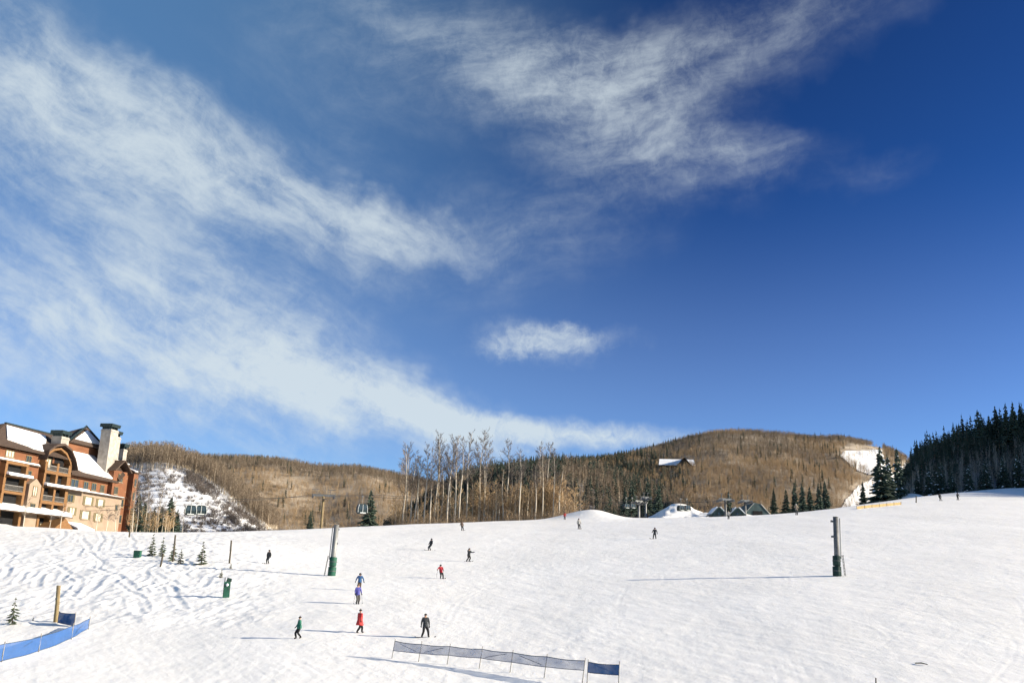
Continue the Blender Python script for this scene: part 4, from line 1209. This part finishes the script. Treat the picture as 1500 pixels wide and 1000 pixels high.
cable([(120, 742, 220), (287, 731, 222), (486, 724, 231), (560, 725, 240), (660, 726, 264)], 'dark haul rope on the far side of the tall tower')
cable([(830, 735, 265), (936, 734, 262), (1063, 733, 236)], 'thin rope from the slender tower to the green roofs')
def gondola(u, v, Y, w, h, label, group=None, dark=True):
    c = at(u, v, Y)
    r = empty('gondola_cabin', (c.x, c.y, c.z - h / 2), .4); tag(r, label, 'gondola', group)
    prof = [(-.36, 0), (-.5, .22), (-.5, .62), (-.40, .92), (-.25, 1), (.25, 1), (.40, .92), (.5, .62), (.5, .22), (.36, 0)]
    q = MB(); q.prism([(x * w, -w * .42, z * h) for x, z in prof], (0, w * .84, 0)); q.build('shell', M_COPPER, r)
    for s_ in (-1, 1):
        q = MB(); y = s_ * w * .43
        q.box((-w * .42, y - .02, h * .42), (-w * .04, y + .02, h * .86)); q.build('window', M_GLASS, r)
        q = MB(); q.box((w * .04, y - .02, h * .42), (w * .42, y + .02, h * .86)); q.build('window', M_GLASS, r)
    q = MB()
    for x in (-.5, 0.0, .5): q.tube([(x * w * .97, -w * .45, h * .1), (x * w, -w * .47, h * .5), (x * w * .8, -w * .45, h * .93)], .06, 5)
    q.build('frame', M_FPW if w > 2 else M_STEELDK, r)
    q = MB(); q.tube([(0, 0, h), (.1, 0, h + .9), (0, 0, h + 1.7)], .06, 6); q.build('hanger', M_STEEL, r)
    q = MB(); q.box((-.25, -.15, h + 1.6), (.25, .15, h + 1.85)); q.build('grip', M_STEELDK, r)
    q = MB(); q.box((-w * .3, -w * .62, h * .02), (w * .3, -w * .43, h * .12)); q.build('ski_rack', M_FPW, r)
M_FPW = mat('white_frame_paint', (.62, .64, .62), (.5, .52, .5), 3, .5)
gondola(279, 747, 212, 2.4, 2.1, 'dark gondola cabin with pale frame, left one of the pair beside the lodge')
gondola(294, 747, 216, 2.4, 2.1, 'dark gondola cabin with pale frame, right one of the pair beside the lodge')
gondola(530, 745, 222, 2.2, 2.2, 'single gondola cabin hanging in front of the dense dark spruce')
gondola(997, 744, 258, 1.6, 1.5, 'left of two tiny dark cabins before the snow heap')
gondola(1006, 744, 261, 1.6, 1.5, 'right of two tiny dark cabins before the snow heap')
gondola(917, 741, 268, 1.6, 1.2, 'left of two tiny dark cabins beside the slender pale tower')
gondola(926, 741, 271, 1.6, 1.2, 'right of two tiny dark cabins beside the slender pale tower')

# ------------------------------------------------------------------ small buildings
def gable_hut(name, label, cu, vb, Y, w, d, h, rise, rz, wall_m, roof_m, snow=True, cat='hut'):
    b = at(cu, vb, Y)
    r = empty(name, (b.x, b.y, b.z), rz); tag(r, label, cat)
    q = MB(); q.box((-w / 2, -d / 2, -3), (w / 2, d / 2, h)); q.prism([(-w / 2, -d / 2, h), (w / 2, -d / 2, h), (0, -d / 2, h + rise)], (0, d, 0)); q.build('wall', wall_m, r)
    o = .5
    for s_ in (-1, 1):
        q = MB(); q.slab([(s_ * (w / 2 + o), -d / 2 - o, h - o * rise / (w / 2)), (s_ * (w / 2 + o), d / 2 + o, h - o * rise / (w / 2)), (0, d / 2 + o, h + rise), (0, -d / 2 - o, h + rise)][::s_], .22)
        ro = q.build('roof', roof_m, r)
        if snow:
            q = MB(); q.slab([(s_ * (w / 2 + o * .6), -d / 2 - o * .7, h - o * .6 * rise / (w / 2) + .26), (s_ * (w / 2 + o * .6), d / 2 + o * .7, h - o * .6 * rise / (w / 2) + .26), (s_ * .3, d / 2 + o * .7, h + rise + .2), (s_ * .3, -d / 2 - o * .7, h + rise + .2)][::s_], .22); q.build('roof_snow', M_ROOFSNOW, ro)
    wn = MB(); wn.box((-w * .12, -d / 2 - .05, h * .5), (w * .12, -d / 2 + .05, h + rise * .35)); wi = wn.build('window', M_TRIM, r)
    MB().box((-w * .10, -d / 2 - .07, h * .53), (w * .10, -d / 2 - .04, h + rise * .3)).build('pane', M_GLASS, wi)
    dn = MB(); dn.box((w * .2, -d / 2 - .06, -1), (w * .36, -d / 2 + .04, h * .75)); dn.build('door', M_TRIM, r)
gable_hut('lift_hut', 'small teal hut with a snowy gable, left of the dark lift tower', 1050, 758, 240, 3.0, 5, .8, 1.4, 0, M_TEAL, M_TEAL)
gable_hut('lift_hut', 'small teal hut with a snowy gable, right of the dark lift tower', 1077, 758, 240, 2.9, 5, .8, 1.3, 0, M_TEAL, M_TEAL)
# rounded shed
b = at(1104, 759, 250)
r = empty('rounded_shed', b, .1); tag(r, 'dark teal rounded shed right of the two snowy gables', 'shed')
prof = [(-3.6, -1), (-3.2, 1.2), (-2.2, 2.9), (-.8, 3.8), (.9, 3.5), (2.4, 2.2), (3.8, .4), (4.2, -1)]
MB().prism([(x, -3, z) for x, z in prof], (0, 7, 0)).build('shell', M_TEAL, r)
q = MB()
for x0, z0, x1, z1 in ((-3.2, 1.2, -.8, 3.8), (.9, 3.5, 3.8, .4)): q.tube([(x0, -3.05, z0), (x1, -3.05, z1)], .12, 5)
q.build('edge_trim', M_STEEL, r)
MB().box((-1.2, -3.12, -1), (1.2, -2.95, 1.7)).build('door', M_DARK, r)
# big house on the far hill
best = None
for T_ in np.linspace(.05, .98, 400):
    a_ = (992 - 750) / FOC * .985
    q_ = np.array([float(w_) for w_ in hill_main.pos(np.array(a_), np.array(T_))])
    uu_, vv_ = proj(q_[None])
    if best is None or abs(vv_[0] - 690) < best[0]: best = (abs(vv_[0] - 690), q_, uu_[0])
b = Vector(best[1]) + Vector(((992 - best[2]) / FOC * best[1][1], 0, 0))
r = empty('hill_house', (b.x, b.y, b.z), -.1); r.scale = [56 / FOC * b.y / 28.5] * 3; tag(r, 'big brown house with a long snowy roof alone on the far hill', 'house')
MB().box((-13, 0, -8), (13, 12, 4.2)).build('wall', M_HOUSE, r)
for q4 in ([(-14, -1.2, 3.8), (14, -1.2, 3.8), (13, 6, 9.0), (-13, 6, 9.0)], [(14, 13.2, 3.8), (-14, 13.2, 3.8), (-13, 6, 9.0), (13, 6, 9.0)]):
    o_ = MB().slab(q4, .5).build('roof', M_SHINGLE, r)
    MB().slab([(x * .98, y, z + .55) for x, y, z in q4], .4).build('roof_snow', M_ROOFSNOW, o_)
MB().prism([(.5, -3, -8), (9.5, -3, -8), (9.5, -3, 3.8), (5, -3, 9.0), (.5, -3, 3.8)], (0, 8, 0)).build('gable_wing', M_HOUSE, r)
for s_, q4 in ((-1, [(-.6, -4, 3.4), (5, -4, 9.8), (5, 6, 9.8), (-.6, 6, 3.4)]), (1, [(5, -4, 9.8), (10.6, -4, 3.4), (10.6, 6, 3.4), (5, 6, 9.8)])):
    MB().slab(q4, .5).build('wing_roof', M_SHINGLE, r)
for x in (-10, -6, -2): 
    w_ = MB().box((x, -.15, 0), (x + 2, .1, 2.6)).build('window', M_TRIM, r); MB().box((x + .15, -.2, .15), (x + 1.85, -.1, 2.45)).build('pane', M_GLASS, w_)
w_ = MB().box((3, -3.15, 0), (7, -2.9, 5)).build('window', M_TRIM, r); MB().box((3.2, -3.2, .2), (6.8, -3.1, 4.8)).build('pane', M_GLASS, w_)

# yellow barrier along the shaded snow
pa, pb = on_snow(1255, 745), on_snow(1320, 739)
r = empty('barrier', pa); tag(r, 'low yellow barrier at the top of the run before the tallest spruces', 'barrier')
d = pb - pa; L = d.length
for i in range(6):
    a_, c_ = d * (i / 6 + .004), d * ((i + 1) / 6 - .004)
    z0, z1 = gz(pa.x + a_.x, pa.y + a_.y) - pa.z, gz(pa.x + c_.x, pa.y + c_.y) - pa.z
    MB().prism([(a_.x, a_.y, z0 - .2), (c_.x, c_.y, z1 - .2), (c_.x, c_.y, z1 + .62), (a_.x, a_.y, z0 + .62)], (.05, .25, 0)).build('panel', M_YELLOW, r)
for i in range(7):
    a_ = d * (i / 6); z0 = gz(pa.x + a_.x, pa.y + a_.y) - pa.z
    MB().tube([(a_.x, a_.y - .04, z0 - .3), (a_.x, a_.y - .04, z0 + .8)], .05, 6).build('post', M_POST, r)
# fallen stick
b = on_snow(1350, 973)
o = MB().tube([(-.25, .3, .06), (0, 0, .10), (.22, -.3, .05)], [.03, .035, .02], 6).build('stick', M_POSTDK); o.location = b
tag(o, 'small dark stick lying on the snow near the lower right', 'stick')

# ------------------------------------------------------------------ people
def cloth(name, c): return mat(name, c, tuple(x * .72 for x in c), 7.0, .9)
M_SKIN = mat('skin', (.45, .27, .19), (.40, .23, .16), 5, .6)
M_BOOT = mat('ski_boot', (.03, .03, .032), (.02, .02, .02), 4, .5)
M_GLOVE = mat('glove', (.035, .033, .032), (.02, .02, .02), 5, .8)
M_GOGGLE = mat('goggle_lens', (.02, .02, .03), (.015, .015, .02), 4, .15, spec=.7)
M_SKI = mat('ski_topsheet', (.10, .09, .09), (.04, .04, .05), 3, .4)
M_POLEM = mat('ski_pole_shaft', (.2, .2, .2), (.1, .1, .1), 3, .4)

BONES = [('pelvis', 'spine'), ('spine', 'chest'), ('chest', 'neck'), ('neck', 'jaw'), ('jaw', 'crown'),
         ('chest', 'shL'), ('shL', 'elL'), ('elL', 'wrL'), ('chest', 'shR'), ('shR', 'elR'), ('elR', 'wrR'),
         ('pelvis', 'hipL'), ('hipL', 'knL'), ('knL', 'anL'), ('anL', 'toL'), ('pelvis', 'hipR'), ('hipR', 'knR'), ('knR', 'anR'), ('anR', 'toR')]
RAD = dict(pelvis=(.165, .13), spine=(.165, .125), chest=(.185, .135), neck=(.065, .065), jaw=(.085, .095), crown=(.09, .1), shL=(.085, .085), shR=(.085, .085), elL=(.062, .062), elR=(.062, .062),
           wrL=(.045, .045), wrR=(.045, .045), hipL=(.115, .115), hipR=(.115, .115), knL=(.08, .08), knR=(.08, .08), anL=(.065, .065), anR=(.065, .065), toL=(.05, .045), toR=(.05, .045))
def pose(lean=0.0, fwd=0.0, crouch=0.0, armL=((-.08, -.05, -.28), (-.02, -.12, -.24)), armR=((.08, -.05, -.28), (.02, -.12, -.24)), footL=(-.12, 0.0), footR=(.12, 0.0), turn=0.0, liftR=0.0):
    """joints in a frame with x to the viewer's right, -y towards the viewer; lean tips the body sideways, fwd tips it towards the viewer"""
    hip = .92 - crouch
    J = {}
    ank = {}
    for s, f in (('L', footL), ('R', footR)):
        up = liftR if s == 'R' else 0
        ank[s] = Vector((f[0], f[1], .09 + up))
    px = (footL[0] + footR[0]) / 2 + lean * .9
    J['pelvis'] = Vector((px, (footL[1] + footR[1]) / 2, hip))
    up = Vector((lean * .55, -fwd, 1)).normalized()
    J['spine'] = J['pelvis'] + up * .2
    J['chest'] = J['pelvis'] + up * .43
    J['neck'] = J['pelvis'] + up * .60
    hd = (up + Vector((-lean * .35, fwd * .5, 0))).normalized()
    J['jaw'] = J['neck'] + hd * .085
    J['crown'] = J['neck'] + hd * .21
    ct, st = math.cos(turn), math.sin(turn)
    side = Vector((ct, st, 0))
    for s, sg, arm, f in (('L', -1, armL, footL), ('R', 1, armR, footR)):
        J['sh' + s] = J['pelvis'] + up * .53 + side * .2 * sg
        J['el' + s] = J['sh' + s] + Vector(arm[0])
        J['wr' + s] = J['el' + s] + Vector(arm[1])
        J['hip' + s] = J['pelvis'] + side * .1 * sg - up * .05
        mid = (J['hip' + s] + ank[s]) / 2
        gap = max(.0, .86 ** 2 - (J['hip' + s] - ank[s]).length ** 2)
        face = Vector((st, -ct, 0))
        J['kn' + s] = mid + face * math.sqrt(gap) * .5
        J['an' + s] = ank[s]
        J['to' + s] = ank[s] + face * .17 + Vector((0, 0, -.045))
    return J, side, Vector((st, -ct, 0))
def skin_body(J):
    names = list(RAD)
    me = bpy.data.meshes.new('body_rig')
    me.from_pydata([J[n] for n in names], [(names.index(a), names.index(b)) for a, b in BONES], [])
    o = link('body_rig', me)
    sk = o.modifiers.new('skin', 'SKIN'); sk.use_smooth_shade = True
    for i, n in enumerate(names):
        d = me.skin_vertices[0].data[i]; k_ = 1.0 if n in ('neck', 'jaw', 'crown') else 1.2; d.radius = (RAD[n][0] * k_, RAD[n][1] * k_); d.use_root = n == 'pelvis'
    su = o.modifiers.new('sub', 'SUBSURF'); su.levels = 1; su.render_levels = 1
    dg = bpy.context.evaluated_depsgraph_get()
    out = bpy.data.meshes.new_from_object(o.evaluated_get(dg))
    bpy.data.objects.remove(o)
    return out
def person(u, v, hpx, label, jacket, trousers, J3, hat=None, hat_m=None, gear=None, coat=False, goggles=False, hair=None, backpack=None, group='people on the slope', poles=False, k=1.0, scarf=None):
    J, side, face = J3
    b = on_snow(u, v)
    r = empty('person', (b.x, b.y, b.z - .02)); tag(r, label, 'person', group)
    top = J['crown'].z + .1
    want = (at(u, v - hpx, b.y).z - at(u, v, b.y).z)
    r.scale = [want / top * k] * 3
    r.rotation_euler = (0, 0, 0)
    me = skin_body(J)
    for m in (jacket, trousers, M_SKIN, M_BOOT): me.materials.append(m)
    segs = [(J[a], J[c], 0 if (a in ('pelvis', 'spine', 'chest', 'shL', 'shR', 'elL', 'elR') and 'hip' not in c) else (2 if a in ('neck', 'jaw') else (3 if a.startswith('an') else 1))) for a, c in BONES]
    for p in me.polygons:
        c = p.center
        best, mi = 9, 0
        for a, e, m in segs:
            d = e - a; t = max(0, min(1, (c - a).dot(d) / d.length_squared)); q = (c - a - d * t).length
            if q < best: best, mi = q, m
        if mi == 1 and c.z > J['pelvis'].z - .06: mi = 0
        if mi == 1 and c.z < .16: mi = 3
        p.material_index = mi
    # nose, brow and chin drawn out of the head
    hc = (J['jaw'] + J['crown']) / 2
    for vx in me.vertices:
        d = vx.co - hc
        if d.length < .16:
            f = d.dot(face)
            if f > .06:
                if abs(d.dot(side)) < .025 and -.045 < d.z < .01: vx.co += face * .022
                elif d.z < -.06: vx.co += face * .008
    link('body', me, r)
    # gloves with five fingers
    for s, sg in (('L', -1), ('R', 1)):
        w, e = J['wr' + s], J['el' + s]
        d = (w - e).normalized()
        x = d.cross(face); x = x.normalized() if x.length > .05 else side
        q = MB()
        q.tube([w - d * .05, w, w + d * .04, w + d * .09], [.05, .042, .046, .036], 8)
        for i, (o_, ln) in enumerate(((-.03, .062), (-.01, .075), (.012, .07), (.032, .055))):
            p0 = w + d * .08 + x * o_
            p1 = p0 + d * ln * .6 + face * .012
            q.tube([p0, p1, p1 + d * ln * .35 + face * .028], [.014, .013, .010], 6)
        p0 = w + d * .035 + x * .035 * -sg
        q.tube([p0, p0 + x * .03 * -sg + d * .025 + face * .012, p0 + x * .035 * -sg + d * .06 + face * .02], [.016, .014, .011], 6)
        q.build('glove', M_GLOVE, r, True)
    up = (J['crown'] - J['jaw']).normalized()
    if hat:
        q = MB(); c0 = hc + up * .015 - face * .005
        R_ = {'helmet': .135, 'beanie': .122, 'cap': .12, 'hood': .14}[hat]
        rings = [(0.0, 1.0), (.35, .96), (.65, .78), (.88, .45), (1.0, .12)]
        q.tube([c0 + up * R_ * z for z, _ in rings], [R_ * w for _, w in rings], 12)
        if hat == 'beanie': q.tube([c0 + up * R_ * 1.0, c0 + up * R_ * 1.15, c0 + up * R_ * 1.35], [.02, .04, .015], 8)
        if hat in ('cap', 'helmet'): q.prism([c0 + side * -.08 + face * .09, c0 + side * .08 + face * .09, c0 + side * .05 + face * .17, c0 + side * -.05 + face * .17], up * .015)
        if hat in ('hood', 'helmet'): q.tube([c0 - up * .11 - face * .05, c0 - up * .05 - face * .045, c0 + up * .02 - face * .02], [.09, .12, .13], 12)
        q.build('hat' if hat != 'helmet' else 'helmet', hat_m or M_GLOVE, r, True)
    else:
        q = MB(); c0 = hc + up * .01 - face * .02
        q.tube([c0 - up * .10 - face * .02, c0 - up * .03 - face * .012, c0 + up * .06, c0 + up * .10, c0 + up * .125], [.07, .108, .108, .08, .02], 12)
        q.build('hair', hair or M_POSTDK, r, True)
    if goggles:
        q = MB(); q.prism([hc + face * .10 - side * .075 + up * .0, hc + face * .10 + side * .075 + up * .0, hc + face * .10 + side * .08 + up * .055, hc + face * .10 - side * .08 + up * .055], face * .03); q.build('goggles', M_GOGGLE, r)
    if scarf:
        q = MB(); q.tube([J['neck'] - up * .03, J['neck'] + up * .03, J['neck'] + up * .07], [.11, .12, .10], 12); q.build('collar', scarf, r, True)
    if coat:
        q = MB()
        q.tube([J['chest'] + Vector((0, 0, .14)), J['chest'], J['spine'], J['pelvis'], J['pelvis'] + Vector((0, 0, -.18)), J['pelvis'] + Vector((0, 0, -.30))], [.13, .175, .19, .23, .285, .30], 18)
        q.build('coat', jacket, r, True)
    else:
        q = MB(); q.tube([J['spine'] - up * .03, J['pelvis'] + up * .02, J['pelvis'] - up * .07], [.185, .195, .19], 16); q.build('jacket_hem', jacket, r, True)
    if backpack:
        q = MB(); c0 = J['chest'] - face * .2 - up * .08
        q.prism([c0 - side * .14 - up * .2, c0 + side * .14 - up * .2, c0 + side * .12 + up * .2, c0 - side * .12 + up * .2], face * .14); q.build('backpack', backpack, r)
    if gear == 'skis':
        for s in 'LR':
            a = J['an' + s]; t = gear_dir(J, s)
            q = MB(); n = t.cross(Vector((0, 0, 1))).normalized() * .045
            sec = [(-.75, .012), (-.3, .012), (.5, .012), (.78, .03), (.9, .1)]
            for (d0, z0), (d1, z1) in zip(sec, sec[1:]):
                p0, p1 = Vector((a.x, a.y, 0)) + t * d0, Vector((a.x, a.y, 0)) + t * d1
                q.prism([p0 - n + Vector((0, 0, z0)), p0 + n + Vector((0, 0, z0)), p1 + n + Vector((0, 0, z1)), p1 - n + Vector((0, 0, z1))], (0, 0, .02))
            q.build('ski', M_SKI, r)
    if gear == 'board':
        m = (J['anL'] + J['anR']) / 2; d = (J['anR'] - J['anL']); d.z = 0; d.normalize(); n = d.cross(Vector((0, 0, 1))) * .14
        q = MB(); sec = [(-.82, .1), (-.66, .02), (0, .012), (.66, .02), (.82, .1)]
        for (d0, z0), (d1, z1) in zip(sec, sec[1:]):
            p0, p1 = Vector((m.x, m.y, 0)) + d * d0, Vector((m.x, m.y, 0)) + d * d1
            q.prism([p0 - n + Vector((0, 0, z0)), p0 + n + Vector((0, 0, z0)), p1 + n + Vector((0, 0, z1)), p1 - n + Vector((0, 0, z1))], (0, 0, .02))
        q.build('snowboard', M_SKI, r)
    if poles:
        for s, sg in (('L', -1), ('R', 1)):
            w = J['wr' + s]; e = Vector((w.x + sg * .12, w.y + .25, .02))
            d = (w - e).normalized()
            q = MB(); q.tube([e, w + d * .08], [.010, .012], 6); q.tube([e + d * .07, e + d * .085], [.05, .05], 8); q.build('ski_pole', M_POLEM, r)
    return r
def gear_dir(J, s):
    t = J['to' + s] - J['an' + s]; t.z = 0
    return t.normalized()
GRN, RED2, CORAL, BLK, CHAR = cloth('green_jacket', (.035, .16, .11)), cloth('red_jacket', (.38, .03, .045)), cloth('coral_coat', (.55, .06, .055)), cloth('black_cloth', (.018, .018, .02)), cloth('charcoal_cloth', (.04, .045, .05))
BLU, VIO, BRN, GRY, WHT, TAN = cloth('blue_jacket', (.045, .12, .27)), cloth('violet_blue_jacket', (.09, .09, .33)), cloth('brown_trousers', (.12, .085, .065)), cloth('grey_trousers', (.10, .095, .09)), cloth('pale_jacket', (.42, .41, .38)), cloth('tan_jacket', (.30, .24, .18))
walkL = dict(armL=((-.06, .0, -.28), (-.14, -.03, -.20)), armR=((.03, .05, -.28), (-.04, .0, -.25)), turn=-1.1)
person(436, 935, 34, 'person in a green jacket and black trousers walking to the left', GRN, BLK, pose(-.01, .06, .03, footL=(-.13, 0), footR=(.26, .06), liftR=.05, **walkL), 'beanie', BLK, scarf=WHT)
person(525, 926, 36, 'person in a coral red coat and black trousers walking with legs apart', CORAL, BLK, pose(0, .03, .02, footL=(-.14, 0), footR=(.25, .05), liftR=.03, armL=((-.06, .03, -.28), (.02, -.06, -.22)), armR=((.07, .03, -.28), (.0, -.04, -.22)), turn=2.4), 'beanie', BLK, coat=True)
person(621, 933, 36, 'person dressed all in black riding a snowboard just above the long net fence', CHAR, BLK, pose(-.03, .10, .05, footL=(-.17, 0), footR=(.33, .16), armL=((-.08, .02, -.28), (-.01, -.06, -.24)), armR=((.09, -.02, -.28), (.02, -.03, -.25)), turn=.35), 'cap', BLK, 'board')
person(523, 884, 30, 'person in a violet blue jacket and grey trousers, nearer of the two in blue', VIO, GRY, pose(.0, .05, .02, footL=(-.08, 0), footR=(.10, .05), armL=((-.07, .0, -.28), (.03, -.1, -.22)), armR=((.1, .0, -.26), (.06, -.1, -.22)), turn=.6), None, None, hair=BRN, poles=True)
person(526, 864, 26, 'person in a blue jacket and brown trousers, farther of the two in blue', BLU, BRN, pose(.0, .05, .03, footL=(-.10, 0), footR=(.14, .02), armL=((-.16, .0, -.24), (-.06, -.04, -.24)), armR=((.16, .0, -.24), (.06, -.04, -.24))), 'helmet', BLK)
person(645, 846, 21, 'skier in a red jacket and black trousers carving to the left', RED2, BLK, pose(-.16, .10, .08, footL=(.02, 0), footR=(.34, .04), armL=((-.14, -.1, -.2), (-.05, -.2, -.12)), armR=((.12, -.08, -.22), (.04, -.16, -.14)), turn=.4), 'helmet', BLK, 'skis', goggles=True, poles=True)
person(687, 821, 20, 'skier in black holding both arms out to the right, right of the red skier', CHAR, BLK, pose(.14, .22, .12, footL=(-.34, 0), footR=(-.02, .02), armL=((.02, -.12, -.22), (.24, -.1, .02)), armR=((.16, -.08, -.18), (.22, -.08, .04)), turn=.7), 'helmet', BLK, 'skis', goggles=True)
person(631, 806, 18, 'snowboarder in dark clothes leaning right above the red skier', CHAR, CHAR, pose(.14, .05, .1, footL=(-.30, 0), footR=(-.02, .1), armL=((-.1, -.1, -.24), (-.08, -.1, -.18)), armR=((.06, .0, -.28), (-.06, -.06, -.22)), turn=-.9), 'helmet', BLK, 'board')
person(393, 824, 21, 'skier in dark grey standing left of the leaning steel pole', CHAR, CHAR, pose(.05, .06, .04, footL=(-.18, 0), footR=(.06, .04), armL=((-.08, -.02, -.27), (.02, -.1, -.2)), armR=((.1, .0, -.26), (.0, -.08, -.22)), turn=-.5), 'helmet', BLK, 'skis')
person(676, 777, 14, 'tiny skier in dark brown near the crest below the grove', BRN, BLK, pose(-.12, .06, .06, footL=(.0, 0), footR=(.32, .02), armL=((-.1, -.06, -.24), (-.02, -.12, -.18)), armR=((.08, -.02, -.26), (.06, -.08, -.2)), turn=.4), 'helmet', BLK, 'skis')
person(848, 774, 16, 'skier in a pale jacket and black trousers below the snow heap', WHT, BLK, pose(-.06, .04, .04, footL=(-.12, 0), footR=(.18, .02), armL=((-.08, -.05, -.27), (.0, -.1, -.2)), armR=((.1, -.02, -.26), (.02, -.1, -.2)), turn=.2), 'helmet', CHAR, 'skis')
person(959, 789, 17, 'snowboarder in loose dark grey clothes right of the pale jacket', CHAR, BLK, pose(.02, .2, .1, footL=(-.22, 0), footR=(.2, .05), armL=((-.14, -.06, -.22), (-.06, -.16, -.14)), armR=((.12, .0, -.26), (.02, -.06, -.22)), turn=-.2), 'hood', CHAR, 'board', backpack=BLK)
person(827, 761, 11, 'tiny skier in a red jacket at the right end of the grove', CORAL, BLK, pose(.02, .06, .04, footL=(-.12, 0), footR=(.14, .02)), 'helmet', BLK, 'skis')
person(1167, 754, 17, 'person in a tan jacket and dark trousers at the crest before the spruce clump', TAN, CHAR, pose(-.03, .04, .03, footL=(-.12, 0), footR=(.12, .02), armL=((-.14, -.04, -.22), (-.04, -.16, .1)), armR=((.12, -.04, -.24), (.06, -.12, -.12))), 'helmet', WHT)
person(1067, 760, 13, 'small person in pale blue grey standing before the teal huts', WHT, CHAR, pose(.02, .04, .03, footL=(-.1, 0), footR=(.12, .02)), 'helmet', CHAR)
person(1377, 733, 11, 'left of two people in dark clothes on the shaded snow at the right', CHAR, CHAR, pose(-.08, .08, .05, footL=(-.08, 0), footR=(.26, .02)), 'helmet', BLK, 'skis')
person(1403, 732, 11, 'right of two people in dark clothes on the shaded snow at the right', CHAR, CHAR, pose(.06, .08, .05, footL=(-.18, 0), footR=(.1, .02)), 'helmet', BLK, 'skis')
